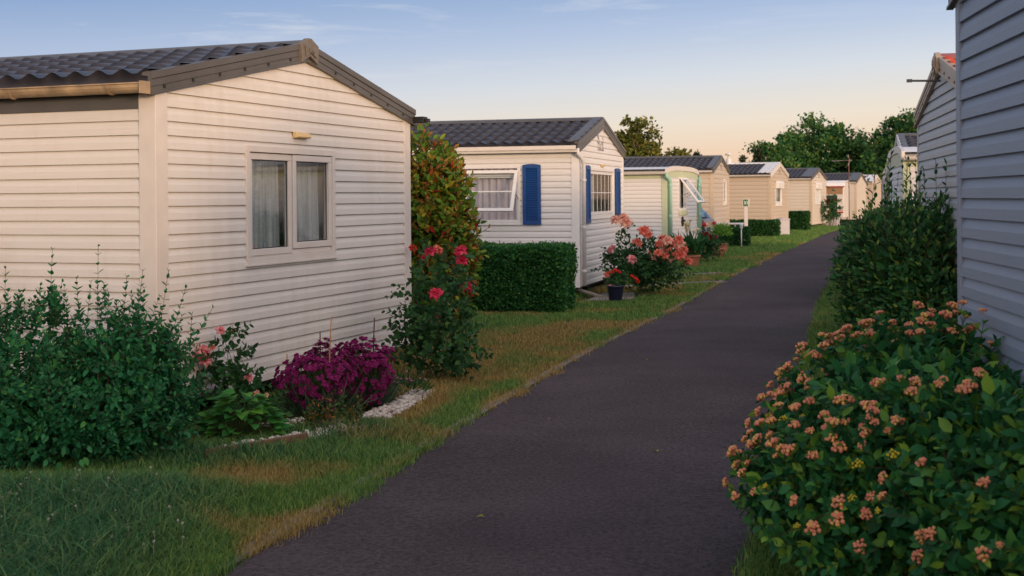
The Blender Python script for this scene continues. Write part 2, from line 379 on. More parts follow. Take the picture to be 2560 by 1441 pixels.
def asphalt():
    m, t, b, l = mat_base('asphalt')
    co = N(t, 'ShaderNodeTexCoord')
    n1 = N(t, 'ShaderNodeTexNoise', i_Scale=0.7, i_Detail=5.0, i_Roughness=.6); l(co.outputs['Object'], n1.inputs['Vector'])
    n2 = N(t, 'ShaderNodeTexNoise', i_Scale=38.0, i_Detail=8.0, i_Roughness=.82); l(co.outputs['Object'], n2.inputs['Vector'])
    v = N(t, 'ShaderNodeTexVoronoi', i_Scale=75.0); l(co.outputs['Object'], v.inputs['Vector'])
    r1 = ramp(t, [(0.3, (0.046, 0.036, 0.038, 1)), (0.7, (0.080, 0.063, 0.066, 1))]); l(n1.outputs[0], r1.inputs[0])
    r2 = ramp(t, [(0.36, (0.35, 0.35, 0.35, 1)), (0.66, (1.72, 1.66, 1.66, 1))]); l(n2.outputs[0], r2.inputs[0])
    mx = N(t, 'ShaderNodeMixRGB', blend_type='MULTIPLY', i_0=1.0); l(r1.outputs[0], mx.inputs[1]); l(r2.outputs[0], mx.inputs[2])
    # odd pale chips of stone
    wn = N(t, 'ShaderNodeTexVoronoi', i_Scale=21.0); l(co.outputs['Object'], wn.inputs['Vector'])
    rc = ramp(t, [(0.045, (1, 1, 1, 1)), (0.075, (0, 0, 0, 1))]); l(wn.outputs['Distance'], rc.inputs[0])
    sc = N(t, 'ShaderNodeSeparateXYZ'); l(wn.outputs['Color'], sc.inputs[0])
    gt = N(t, 'ShaderNodeMath', operation='GREATER_THAN', i_1=0.62); l(sc.outputs[0], gt.inputs[0])
    ml = N(t, 'ShaderNodeMath', operation='MULTIPLY'); l(rc.outputs[0], ml.inputs[0]); l(gt.outputs[0], ml.inputs[1])
    mx2 = N(t, 'ShaderNodeMixRGB'); mx2.inputs[2].default_value = (0.20, 0.19, 0.19, 1); l(ml.outputs[0], mx2.inputs[0]); l(mx.outputs[0], mx2.inputs[1])
    l(mx2.outputs[0], b.inputs['Base Color']); b.inputs['Roughness'].default_value = 0.9; b.inputs['Specular IOR Level'].default_value = .2
    bp = N(t, 'ShaderNodeBump', i_Strength=0.6, i_Distance=0.006); l(v.outputs['Distance'], bp.inputs['Height']); l(bp.outputs[0], b.inputs['Normal'])
    return m
def lawn_ground():
    m, t, b, l = mat_base('lawn_ground')
    co = N(t, 'ShaderNodeTexCoord')
    n1 = N(t, 'ShaderNodeTexNoise', i_Scale=0.55, i_Detail=6.0, i_Roughness=.65); l(co.outputs['Object'], n1.inputs['Vector'])
    n2 = N(t, 'ShaderNodeTexNoise', i_Scale=30.0, i_Detail=4.0); l(co.outputs['Object'], n2.inputs['Vector'])
    r1 = ramp(t, [(0.38, (0.030, 0.052, 0.018, 1)), (0.60, (0.085, 0.062, 0.026, 1))]); l(n1.outputs[0], r1.inputs[0])
    r2 = ramp(t, [(0.3, (0.6, 0.6, 0.6, 1)), (0.7, (1.35, 1.35, 1.35, 1))]); l(n2.outputs[0], r2.inputs[0])
    mx = N(t, 'ShaderNodeMixRGB', blend_type='MULTIPLY', i_0=1.0); l(r1.outputs[0], mx.inputs[1]); l(r2.outputs[0], mx.inputs[2])
    l(mx.outputs[0], b.inputs['Base Color']); b.inputs['Roughness'].default_value = .95; b.inputs['Specular IOR Level'].default_value = .1
    bp = N(t, 'ShaderNodeBump', i_Strength=0.8, i_Distance=0.03); l(n2.outputs[0], bp.inputs['Height']); l(bp.outputs[0], b.inputs['Normal'])
    return m
def blade_mat():
    m, t, b, l = mat_base('grass_blade')
    a = N(t, 'ShaderNodeAttribute', attribute_name='dry'); g = N(t, 'ShaderNodeNewGeometry')
    gr = ramp(t, [(0, (0.045, 0.140, 0.038)+(1,)), (.6, (0.11, 0.25, 0.052)+(1,)), (1, (0.24, 0.33, 0.065)+(1,))]); l(g.outputs['Random Per Island'], gr.inputs[0])
    dr = ramp(t, [(0, (0.24, 0.155, 0.050)+(1,)), (.6, (0.36, 0.25, 0.078)+(1,)), (1, (0.42, 0.32, 0.14)+(1,))]); l(g.outputs['Random Per Island'], dr.inputs[0])
    a2 = N(t, 'ShaderNodeAttribute', attribute_name='lush'); lr = ramp(t, [(0, (0.014, 0.075, 0.034)+(1,)), (.6, (0.036, 0.155, 0.060)+(1,)), (1, (0.13, 0.27, 0.08)+(1,))]); l(g.outputs['Random Per Island'], lr.inputs[0])
    m0 = N(t, 'ShaderNodeMixRGB'); l(a2.outputs['Fac'], m0.inputs[0]); l(gr.outputs[0], m0.inputs[1]); l(lr.outputs[0], m0.inputs[2])
    mx = N(t, 'ShaderNodeMixRGB'); l(a.outputs['Fac'], mx.inputs[0]); l(m0.outputs[0], mx.inputs[1]); l(dr.outputs[0], mx.inputs[2])
    l(mx.outputs[0], b.inputs['Base Color']); b.inputs['Roughness'].default_value = .6; b.inputs['Specular IOR Level'].default_value = .25
    tr = N(t, 'ShaderNodeBsdfTranslucent'); l(mx.outputs[0], tr.inputs[0])
    ms = N(t, 'ShaderNodeMixShader', i_0=.25); l(b.outputs[0], ms.inputs[1]); l(tr.outputs[0], ms.inputs[2]); l(ms.outputs[0], t.nodes['Material Output'].inputs[0])
    return m
M['asphalt'] = asphalt(); M['lawn'] = lawn_ground(); M['blade'] = blade_mat()
LM = dict(
    privet=leaf_mat('privet_leaf', [(0, (0.012, 0.085, 0.034)), (.55, (0.020, 0.145, 0.056)), (.9, (0.036, 0.20, 0.066)), (1, (0.075, 0.26, 0.06))]),
    laurel=leaf_mat('laurel_leaf', [(0, (0.014, 0.075, 0.028)), (.5, (0.030, 0.135, 0.040)), (.85, (0.075, 0.20, 0.042)), (1, (0.19, 0.29, 0.045))]),
    snow=leaf_mat('broad_leaf', [(0, (0.014, 0.080, 0.030)), (.5, (0.028, 0.155, 0.048)), (.8, (0.075, 0.24, 0.045)), (1, (0.21, 0.36, 0.04))]),
    photinia=leaf_mat('photinia_leaf', [(0, (0.055, 0.150, 0.020)), (.42, (0.13, 0.25, 0.024)), (.64, (0.30, 0.27, 0.024)), (.80, (0.28, 0.15, 0.024)), (.96, (0.23, 0.085, 0.022)), (1, (0.45, 0.028, 0.028))]),
    hedge=leaf_mat('hedge_leaf', [(0, (0.014, 0.075, 0.024)), (.5, (0.028, 0.135, 0.034)), (1, (0.075, 0.21, 0.038))]),
    hedge2=leaf_mat('box_hedge_leaf', [(0, (0.012, 0.055, 0.018)), (.5, (0.022, 0.095, 0.026)), (1, (0.046, 0.14, 0.032))]),
    rose=leaf_mat('rose_leaf', [(0, (0.016, 0.060, 0.024)), (.6, (0.028, 0.105, 0.034)), (1, (0.055, 0.145, 0.035))]),
    dock=leaf_mat('dock_leaf', [(0, (0.026, 0.14, 0.032)), (.6, (0.050, 0.22, 0.040)), (1, (0.12, 0.31, 0.04))]),
    azalea=leaf_mat('azalea_leaf', [(0, (0.020, 0.07, 0.02)), (.6, (0.05, 0.13, 0.025)), (.85, (0.16, 0.10, 0.02)), (1, (0.40, 0.13, 0.03))]),
    pink_blade=leaf_mat('carnation_blade', [(0, (0.030, 0.060, 0.035)), (1, (0.075, 0.12, 0.065))], rough=.6),
    lime=leaf_mat('lime_leaf', [(0, (0.09, 0.25, 0.035)), (1, (0.20, 0.38, 0.05))]),
    calla=leaf_mat('arum_leaf', [(0, (0.016, 0.075, 0.026)), (1, (0.032, 0.12, 0.034))]),
    tree=leaf_mat('tree_leaf', [(0, (0.020, 0.085, 0.032)), (.5, (0.042, 0.145, 0.038)), (.9, (0.095, 0.19, 0.036)), (1, (0.20, 0.21, 0.03))]),
    tree2=leaf_mat('olive_tree_leaf', [(0, (0.055, 0.085, 0.022)), (.5, (0.12, 0.14, 0.026)), (1, (0.22, 0.19, 0.03))]),
    conifer=leaf_mat('conifer_needle', [(0, (0.020, 0.042, 0.020)), (1, (0.055, 0.075, 0.025))]),
)
PM = dict(
    crimson=petal_mat('crimson_petal', (0.60, 0.02, 0.085), (0.80, 0.10, 0.17)),
    peach=petal_mat('peach_petal', (0.88, 0.40, 0.30), (0.92, 0.62, 0.48)),
    coral=petal_mat('coral_petal', (0.76, 0.15, 0.12), (0.86, 0.32, 0.20)),
    pink=petal_mat('pink_petal', (0.78, 0.24, 0.29), (0.88, 0.50, 0.48)),
    red=petal_mat('scarlet_petal', (0.58, 0.012, 0.010), (0.76, 0.05, 0.02)),
    magenta=petal_mat('magenta_petal', (0.17, 0.008, 0.085), (0.30, 0.022, 0.16)),
    lilac=petal_mat('lilac_petal', (0.45, 0.14, 0.30), (0.60, 0.28, 0.42)),
    dred=petal_mat('dark_red_petal', (0.20, 0.006, 0.012), (0.32, 0.012, 0.02)),
    calla=petal_mat('cream_spathe', (0.70, 0.55, 0.20), (0.78, 0.74, 0.55)),
    bud=leaf_mat('orange_pink_bud', [(0, (0.64, 0.21, 0.13)), (.6, (0.74, 0.32, 0.19)), (1, (0.76, 0.48, 0.12))], rough=.5, trans=.15),
    ybud=leaf_mat('yellow_bud', [(0, (0.50, 0.40, 0.03)), (.6, (0.62, 0.48, 0.04)), (1, (0.34, 0.42, 0.05))], rough=.5, trans=.15),
    white=petal_mat('clover_petal', (0.50, 0.42, 0.36), (0.72, 0.70, 0.66)),
)

# ------------------------------------------------------------------ ground, road, kerb
def catmull(pts, n=10):
    P = [np.array(p, float) for p in pts]; P = [2*P[0]-P[1]]+P+[2*P[-1]-P[-2]]; out = []
    for i in range(1, len(P)-2):
        for k in range(n):
            t = k/n
            out.append(.5*((2*P[i])+(-P[i-1]+P[i+1])*t+(2*P[i-1]-5*P[i]+4*P[i+1]-P[i+2])*t*t+(-P[i-1]+3*P[i]-3*P[i+1]+P[i+2])*t**3))
    out.append(P[-2]); return np.array(out)
ROAD_L = catmull([(-6.6, -16), (-5.4, -11), (-4.1, -6), (-3.1, -2), (-2.2, 1.6), (-1.28, 5.54), (-0.13, 9.99), (0.95, 13.9), (2.42, 18.71), (4.52, 26.1), (7.15, 34.63), (10.6, 45.68), (14.62, 58.0), (18.6, 67.0), (26.0, 73.0), (38, 76)])
ROAD_R = catmull([(-4.3, -16), (-3.1, -11), (-1.85, -6), (-0.88, -2), (0.0, 1.6), (0.97, 5.48), (2.14, 10.0), (3.22, 14.05), (5.0, 20.73), (6.9, 27.2), (9.15, 34.6), (12.6, 45.7), (16.5, 57.0), (20.5, 64.5), (27.0, 69.5), (38, 72)])
def road_x(d, side):
    R = ROAD_L if side < 0 else ROAD_R
    m = R[:, 1]; k = np.argsort(m); return np.interp(d, m[k], R[k, 0])
def build_ground():
    mb = MB(); s = 900
    mb.add([(-s, -s, 0), (s, -s, 0), (s, s, 0), (-s, s, 0)], [(0, 1, 2, 3)])
    tag(mb.build('ground', M['lawn']), 'lawn with green and dried patches around the homes', 'lawn', kind='structure')
    n = len(ROAD_L); rr = np.random.default_rng(3); mb = MB(); K = 6
    # worn, irregular asphalt edge
    ed = [(vnoise(np.array([i*.9]), np.array([0.]), 5)[0]-.5)*.10 for i in range(n)]
    vs = []
    for i in range(n):
        a = np.array(ROAD_L[i]); b = np.array(ROAD_R[i]); a = a+(b-a)/np.linalg.norm(b-a)*ed[i]
        for k in range(K+1):
            f = k/K; p = a*(1-f)+b*f; vs.append((p[0], p[1], 0.006+0.02*(1-(2*f-1)**2)))
    fs = [(i*(K+1)+k, i*(K+1)+k+1, (i+1)*(K+1)+k+1, (i+1)*(K+1)+k) for i in range(n-1) for k in range(K)]
    mb.add(vs, fs); o = mb.build('road', M['asphalt'], smooth=True)
    tag(o, 'narrow dark asphalt lane curving away between the homes', 'road', kind='structure')
    # low concrete edging along the left side of the lane
    mb = MB(); L_ = ROAD_L[(ROAD_L[:, 1] > -4) & (ROAD_L[:, 1] < 40)]
    t = nrm(np.gradient(L_, axis=0)); nn = np.stack([-t[:, 1], t[:, 0]], 1)
    prof = [(.015, .003), (.020, .012), (.085, .014), (.092, .002)]
    vs = [(p[0]+q[0]*o_, p[1]+q[1]*o_, z) for p, q in zip(L_, nn) for o_, z in prof]
    k = len(prof); fs = [(i*k+j, i*k+j+1, (i+1)*k+j+1, (i+1)*k+j) for i in range(len(L_)-1) for j in range(k-1)]
    mb.add(vs, fs); tag(mb.build('kerb', M['paving']), 'flush grey concrete edging along the lane', 'kerb', kind='structure')
    for (a, b, w, lab) in [((2.55, 23.45), (3.95, 24.3), .42, 'nearer concrete slab track crossing the lawn'), ((3.2, 26.2), (4.55, 27.1), .42, 'farther concrete slab track crossing the lawn')]:
        a = Vector((*a, 0)); b = Vector((*b, 0)); d = (b-a).normalized(); q = Vector((-d.y, d.x, 0))*w*.5
        a = a-d*1.5
        mb = MB(); mb.add([a-q, b-q, b+q, a+q]+[p+Vector((0, 0, .012)) for p in (a-q, b-q, b+q, a+q)], [(4, 5, 6, 7), (0, 1, 5, 4), (1, 2, 6, 5), (2, 3, 7, 6), (3, 0, 4, 7)])
        tag(mb.build('path', M['paving']), lab, 'path', kind='structure')
build_ground()

# ------------------------------------------------------------------ mobile homes
def ring(mb, Mf, u0, u1, z0, z1, w, o0, o1):
    mb.box(u0, u1, o0, o1, z0, z0+w, Mf); mb.box(u0, u1, o0, o1, z1-w, z1, Mf)
    mb.box(u0, u0+w, o0, o1, z0+w, z1-w, Mf); mb.box(u1-w, u1, o0, o1, z0+w, z1-w, Mf)
def siding_rows(mb, Mf, zb, zt, pitch, lo, hi, holes, joints=True):
    z = zb; cuts = sorted({h[2] for h in holes} | {h[3] for h in holes})
    po = lambda f: .022-.003*f/.5 if f < .5 else .019-.017*(f-.5)/.5
    while z < zt-1e-4:
        lv = sorted({z, min(z+pitch*.5, zt), min(z+pitch, zt)} | {c for c in cuts if z < c < min(z+pitch, zt)})
        for i, (a, b) in enumerate(zip(lv[:-1], lv[1:])):
            if b-a < 1e-5: continue
            m = (a+b)/2; iv = [(lo, hi)]
            for h in holes:
                if h[2] < m < h[3]:
                    new = []
                    for (l_, r_) in iv:
                        if l_(m) < h[0] < r_(m): new.append((l_, lambda q, h=h: h[0]))
                        if l_(m) < h[1] < r_(m): new.append((lambda q, h=h: h[1], r_))
                        if not (h[0] < r_(m) and h[1] > l_(m)): new.append((l_, r_))
                    iv = new
            oa, ob = po((a-z)/pitch), po((b-z)/pitch-1e-6)
            for (l_, r_) in iv:
                if r_(a)-l_(a) < 1e-4: continue
                if i == 0 and joints and R_.random() < .30 and r_(a)-l_(a) > 1.2:
                    ju = R_.uniform(l_(a)+.3, r_(a)-.5); zz = [z, z+pitch*.5, min(z+pitch, zt)]; pp = [po(0)+.0016, po(.5)+.0016, po(1-1e-6)+.0016]
                    mb.add([Mf(ju+w, p, q) for q, p in zip(zz, pp) for w in (0, .05)]+[Mf(ju, 0, q) for q in zz], [(0, 1, 3, 2), (2, 3, 5, 4), (0, 2, 7, 6), (2, 4, 8, 7)])
                mb.add([Mf(l_(a), oa, a), Mf(r_(a), oa, a), Mf(r_(b), ob, b), Mf(l_(b), ob, b)], [(0, 1, 2, 3)])
                if i == 0: mb.add([Mf(l_(a), .001, a), Mf(r_(a), .001, a), Mf(r_(a), oa, a), Mf(l_(a), oa, a)], [(0, 1, 2, 3)])
        z += pitch
def wavy(mb, Mf, u0, u1, z0, z1, o, amp, per, ph=0.0, flare=0.0):
    n = max(12, int((u1-u0)/per*7)); vs = []
    for i in range(n+1):
        f = i/n; u = u0+(u1-u0)*f; w = amp*sin(2*pi*u/per+ph)+amp*.5*sin(2*pi*u/per*1.73+1+ph)
        vs += [Mf(u+flare*(f-.5), o+w*1.2, z0), Mf(u, o+w*.7, z1)]
    mb.add(vs, [(2*i, 2*i+2, 2*i+3, 2*i+1) for i in range(n)])
def window(home, Mf, u0, u1, z0, z1, fm, sashes=1, kind='lace', proud=.03, bars=(0, 0), trim=.045):
    mb = MB(); ring(mb, Mf, u0, u1, z0, z1, trim, -.05, proud)
    mb.box(u0-.012, u1+.012, -.01, proud+.012, z0-.018, z0, Mf)
    w = mb.build('window', fm, home, bevel=.003)
    u0, u1, z0, z1 = u0+trim, u1-trim, z0+trim, z1-trim
    n = sashes
    for i in range(n):
        a = u0+(u1-u0)*i/n; b = u0+(u1-u0)*(i+1)/n; g = .004
        if kind == 'open': continue
        rz0 = z0+(.045 if (n == 2 and i == 1) else .012)
        po = .022 if i == 1 else .012
        mb = MB(); ring(mb, Mf, a+g, b-g, rz0, z1-.006, .052, -.03, po)
        if rz0-z0 > .005: mb.box(a+g, b-g, -.03, .008, z0+.001, rz0-.003, Mf)
        for k in range(bars[0]):
            x = a+.06+(b-a-.12)*(k+1)/(bars[0]+1); mb.box(x-.005, x+.005, -.005, .004, rz0+.052, z1-.058, Mf)
        for k in range(bars[1]):
            x = rz0+(z1-rz0)*(k+1)/(bars[1]+1); mb.box(a+.056, b-.056, -.004, .005, x-.008, x+.008, Mf)
        mb.build('sash', fm, w, bevel=.004)
        mb = MB(); mb.box(a+.05, b-.05, -.016, -.010, rz0+.046, z1-.052, Mf); mb.build('pane', M['glass'], w)
        if n == 2: mb = MB(); ring(mb, Mf, a+.0565, b-.0565, rz0+.0525, z1-.0585, .007, -.009, -.003); mb.build('seal', M['black'], w)
    if kind in ('lace', 'open'):
        for i in range(n):
            a = u0+(u1-u0)*i/n; b = u0+(u1-u0)*(i+1)/n
            mb = MB(); wavy(mb, Mf, a+.02, b-.068, z0+.0, z1-.03, -.09, .016, .135, i*1.3, .02)
            mb.build('curtain', M['curtain'], w, smooth=True)
    if kind == 'drape':
        mb = MB(); wavy(mb, Mf, u0, u1, z0, z1, -.12, .018, .13); mb.build('curtain', M['drape'], w, smooth=True)
    if kind == 'dark':
        mb = MB(); wavy(mb, Mf, u0, u0+(u1-u0)*.4, z0, z1, -.10, .012, .12); mb.build('curtain', M['curtain'], w, smooth=True)
    if kind == 'shut':
        mb = MB(); z = z0
        while z < z1-.01: mb.box(u0, u1, .004, .016, z+.003, min(z+.045, z1), Mf); z += .045
        mb.build('roller_shutter', M['wtrim'], w, bevel=.003)
    return w
def roller_box(w, Mf, u0, u1, z1, h=.17):
    mb = MB(); mb.prism([(.03, z1-h), (.13, z1-h), (.14, z1-.06), (.09, z1), (.03, z1)], 0, u0-.01, u1+.01, lambda u, o, z: Mf(u, o, z))
    mb.build('shutter_box', M['wtrim'], w, bevel=.006)
def awning_sash(w, Mf, u0, u1, zt, length, ang, mat, pane, bars=False, fw=.055):
    MT = lambda u, o, s: Mf(u, .04+s*sin(ang)+o*cos(ang), zt-s*cos(ang)+o*sin(ang))
    mb = MB(); ring(mb, MT, u0, u1, 0, length, fw, 0, .04)
    if bars:
        c = (u0+u1)/2; mb.box(c-.011, c+.011, .008, .030, fw, length-fw, MT); h = length*.52
        mb.box(u0+fw, c-.011, .008, .030, h-.011, h+.011, MT); mb.box(c+.011, u1-fw, .008, .030, h-.011, h+.011, MT)
    mb.build('sash', mat, w, bevel=.005)
    mb = MB(); mb.box(u0+fw-.006, u1-fw+.006, .014, .020, fw-.006, length-fw+.006, MT); mb.build('pane', pane, w)
    for u in (u0+.01, u1-.01): mb = MB(); mb.tube([Mf(u, .0, zt-length*.62), MT(u, 0, length*.55)], .008, 5); mb.build('stay', M['alu'], w)

def make_home(name, loc, rz, W, Lg, label, zb=.19, ze=2.52, rise=.44, pitch=.1, wall='cream', trim='trim', roof='tile', barge='dark', cap='dark',
              gut='gutter', fascia='dark', bow=False, edge=0.0, apex=None, holes_f=(), holes_l=(), holes_r=(), gable_pitch=None, barge_d=.125, round_gutter=True,
              downpipes=(), group='mobile homes along the lane', pipe='pipe', brackets=False, gov=.045, cw=.10):
    h = empty(name, (*loc, 0), rz, label, 'mobile home', group)
    ov = .09; W2 = W/2
    if bow: zr = lambda x: ze+rise*(1-abs((x-W2)/(W2+ov))**3.4)
    else: zr = lambda x: ze+rise*(1-abs(x-W2)/W2)
    th = .055; Z0 = ze-th
    Mf = lambda u, o, z: (u, -o, z); Mb = lambda u, o, z: (u, Lg+o, z); Ml = lambda u, o, z: (-o, u, z); Mr = lambda u, o, z: (W+o, u, z)
    fas = .14 if fascia else 0.0
    side_top = ze-.225 if fascia else ze-.10
    const = lambda v: (lambda z: v)
    if bow: lo, hi, zt = const(0.), const(W), ze-.20
    else:
        lo = lambda z: 0. if z <= Z0 else W2*(z-Z0)/rise
        hi = lambda z: W if z <= Z0 else W-W2*(z-Z0)/rise
        zt = Z0+rise-.002
    for (Mx, l_, h_, top, hs, gp) in ((Mf, lo, hi, zt, holes_f, 1), (Mb, lo, hi, zt, (), 1), (Ml, const(0.), const(Lg), side_top, holes_l, 0), (Mr, const(0.), const(Lg), side_top, holes_r, 0)):
        mb = MB(); siding_rows(mb, Mx, zb, top, (gable_pitch or pitch) if gp else pitch, l_, h_, hs); mb.build('wall', M[wall], h)
    # corner trims
    t = .026
    for cx, sx in ((0, 1), (W, -1)):
        for cy, sy in ((0, 1), (Lg, -1)):
            poly = [(cx-sx*t, cy-sy*t), (cx+sx*cw, cy-sy*t), (cx+sx*cw, cy+sy*.002), (cx+sx*.002, cy+sy*.002), (cx+sx*.002, cy+sy*cw), (cx-sx*t, cy+sy*cw)]
            mb = MB(); mb.prism(poly, 2, zb-.01, ze-(.09 if not bow else .06)); mb.build('corner_trim', M[trim], h, bevel=.004)
    # chassis, floor and blocks below
    mb = MB(); mb.box(.16, W-.16, .16, Lg-.16, zb-.09, zb+.03)
    mb.box(.02, W-.02, .02, Lg-.02, zb+.03, zb+.06)
    for x in (.5, W2, W-.5):
        for y in (.35, Lg*.35, Lg*.65, Lg-.4): mb.box(x-.1, x+.1, y-.1, y+.1, -.02, zb-.09)
    mb.build('chassis', M['chassis'], h)
    # roof
    y0, y1 = -gov+.02, Lg+gov-.02
    if bow:
        n = 26; xs = [(-ov)+(W+2*ov)*i/n for i in range(n+1)]; mb = MB()
        for zoff in (0.0, -th): mb.add([(x, y, zr(x)+zoff) for x in xs for y in (y0, y1)], [(2*i, 2*i+1, 2*i+3, 2*i+2) for i in range(n)])
        mb.build('roof', M['wtrim'], h, smooth=True)
        rf = None
        for yy, s in ((-gov, 1), (Lg+gov, -1)):
            mb = MB(); vs = []
            for x in xs:
                z = zr(x); vs += [(x, yy, z-.10), (x, yy, z+.015), (x, yy+s*.05, z+.02), (x, yy+s*.05, z-.10)]
            mb.add(vs, [(4*i+a, 4*i+4+a, 4*i+4+(a+1) % 4, 4*i+(a+1) % 4) for i in range(n) for a in range(4)]+[(0, 1, 2, 3), (4*n+3, 4*n+2, 4*n+1, 4*n)])
            mb.build('bargeboard', M[barge], h)
        # lunette panel below the curved edge
        for Mx in (Mf, Mb):
            mb = MB(); pl = [(0, ze-.20)]+[(W, ze-.20)]+[(W-W*i/14, zr(W-W*i/14)-th) for i in range(15)]
            mb.prism(pl, 1, -.01, .018, lambda u, o, z, Mx=Mx: Mx(u, o, z)); mb.build('fascia', M[fascia], h)
    else:
        per = .20; nu = int((y1-y0)/per*8); us = np.linspace(y0, y1, nu+1)
        hu = .038*np.power(.5+.5*np.cos(2*pi*us/per), 1.25)
        nc = 6; vf = []; vl = []
        for c in range(nc):
            for f in (0.0, .33, .66, 1.0): vf.append((c+f)/nc-(1e-3 if f == 1 and c < nc-1 else 0)); vl.append(.044*(1-f)+.002)
        vf = np.array(vf); vl = np.array(vl); V, T = [], []
        mirrored = []
        for s in (0, 1):
            b = s*(len(vf))*(nu+1)
            for f, l_ in zip(vf, vl):
                x = -ov+(W2+ov)*f; z = zr(x)-.02
                sc = 1.0
                xx = np.full(nu+1, x if s == 0 else W-x); zz = z+hu*sc+l_
                # the lower edge of each course hangs a little lower on the crests
                V.append(np.stack([xx, us, zz], 1))
            n1 = nu+1
            for j in range(len(vf)-1):
                i = np.arange(nu); a = b+j*n1+i; q = np.stack([a, a+1, a+n1+1, a+n1], 1)
                T.append(np.concatenate([q[:, [0, 1, 2]], q[:, [0, 2, 3]]]))
            # front edge of the eave
            base = np.stack([np.full(nu+1, -ov if s == 0 else W+ov), us, np.full(nu+1, zr(-ov)-.035)], 1)
            mirrored.append((b, base))
        V = np.concatenate(V); T = np.concatenate(T); n0 = len(V); extra = []
        for b, base in mirrored:
            k = n0+sum(len(e) for e in extra); extra.append(base); i = np.arange(nu)
            T = np.concatenate([T, np.stack([b+i, b+i+1, k+i+1], 1), np.stack([b+i, k+i+1, k+i], 1)])
        V = np.concatenate([V]+extra)
        me = npmesh('roof', V, T, M[roof], smooth=False); rf = link('roof', me, None, h)
        mb = MB()   # roof deck under the tiles
        for s in (0, 1):
            xa, xb = (-ov, W2) if s == 0 else (W+ov, W2)
            za, zb_ = zr(-ov), zr(W2)
            mb.add([(xa, y0, za-.04), (xb, y0, zb_-.04), (xb, y1, zb_-.04), (xa, y1, za-.04), (xa, y0, za-.075), (xb, y0, zb_-.075), (xb, y1, zb_-.075), (xa, y1, za-.075)],
                   [(0, 1, 2, 3), (7, 6, 5, 4), (0, 4, 5, 1), (3, 2, 6, 7), (0, 3, 7, 4)])
        mb.build('roof_deck', M['chassis'], rf)
        mb = MB(); zc = zr(W2)+.045
        mb.prism([(W2-.13, zc-.045), (W2-.07, zc-.008), (W2, zc+.012), (W2+.07, zc-.008), (W2+.13, zc-.045), (W2+.13, zc-.055), (W2-.13, zc-.055)], 1, y0-.01, y1+.01)
        mb.build('ridge_cap', M[cap], rf)
        prof = [(-.055, .030), (-.02, .040), (.030, .036), (.030, -.012), (.020, -.020), (.020, -.055), (.026, -.060), (.026, -.066), (.020, -.071), (.020, -barge_d+.022), (.030, -barge_d+.014), (.030, -barge_d), (-.005, -barge_d), (-.005, .005), (-.055, .012)]
        for yy, s in ((-gov, -1), (Lg+gov, 1)):
            for xa, xb in ((-ov-.01, W2), (W2, W+ov+.01)):
                mb = MB(); n = len(prof); vs = []
                for x in (xa, xb):
                    vs += [(x, yy+s*(o-.02), zr(x)+dz) for o, dz in prof]
                mb.add(vs, [tuple(range(n-1, -1, -1)), tuple(range(n, 2*n))]+[(i, (i+1) % n, n+(i+1) % n, n+i) for i in range(n)])
                if apex and s < 0:
                    mb.mi = 1
                    for k in range(6):
                        x = xa+(xb-xa)*(.07+.16*k); z = zr(x)-.083
                        mb.box(x-.011, x+.011, yy-.008, yy+.004, z-.011, z+.011)
                mb.build('bargeboard', [M[barge], M['black']] if (apex and s < 0) else M[barge], h)
            if edge:
                for xa, xb in ((-ov, W2), (W+ov, W2)):
                    mb = MB(); e0, e1 = (yy+.03, yy+.03+edge) if s < 0 else (yy-.03-edge, yy-.03)
                    za, zb_ = zr(-ov)+.058, zr(W2)+.058
                    mb.add([(xa, e0, za), (xb, e0, zb_), (xb, e1, zb_), (xa, e1, za), (xa, e0, za-.02), (xb, e0, zb_-.02), (xb, e1, zb_-.02), (xa, e1, za-.02)],
                           [(0, 1, 2, 3), (7, 6, 5, 4), (0, 4, 5, 1), (3, 2, 6, 7), (0, 3, 7, 4)])
                    mb.build('edge_strip', M[cap], rf)
        if apex:
            mb = MB(); zc = zr(W2)
            out = [(-.135, -.145), (-.145, .010), (-.02, .066), (.02, .066), (.145, .010), (.135, -.145), (0, -.085)]
            mb.prism([(W2+a, zc+b) for a, b in out], 1, -gov-.032, -gov+.02)
            inn = [(-.085, -.095), (-.095, .000), (0, .030), (.095, .000), (.085, -.095), (0, -.055)]
            mb.prism([(W2+a, zc+b) for a, b in inn], 1, -gov-.046, -gov-.033)
            mb.prism([(W2+a*.45, zc-.018+b*.45) for a, b in inn], 1, -gov-.054, -gov-.047)
            mb.build('apex_cap', M[apex], h, bevel=.004)
    # fascia and gutters on both long sides
    for s, Mx in ((-1, Ml), (1, Mr)):
        if fascia:
            mb = MB(); mb.box(.0, Lg, .004, .022, side_top-.004, side_top+fas+.015, Mx); mb.build('fascia', M[fascia], h)
        zg = (zr(-ov)-.055) if not bow else ze-.075
        mb = MB(); go = ov+.035
        if round_gutter:
            r = .055; n = 9
            prof = [(go+r*cos(pi+pi*i/n), zg+r*1.05*sin(pi+pi*i/n)) for i in range(n+1)]+[(go+r+.008, zg+.004), (go+r+.008, zg+.012), (go+r-.012, zg+.012)]+[(go+(r-.006)*cos(2*pi-pi*i/n), zg+(r-.006)*sin(2*pi-pi*i/n)) for i in range(n+1)]
        else:
            prof = [(go-.085, zg-.075), (go+.035, zg-.075), (go+.045, zg-.045), (go+.062, zg-.03), (go+.066, zg+.03), (go+.05, zg+.03), (go+.05, zg-.03), (go-.085, zg-.03)]
        mb.prism(prof, 0, -gov+.03, Lg+gov-.03, lambda u, o, z, Mx=Mx: Mx(u, o, z))
        g = mb.build('gutter', M[gut], h, smooth=False)
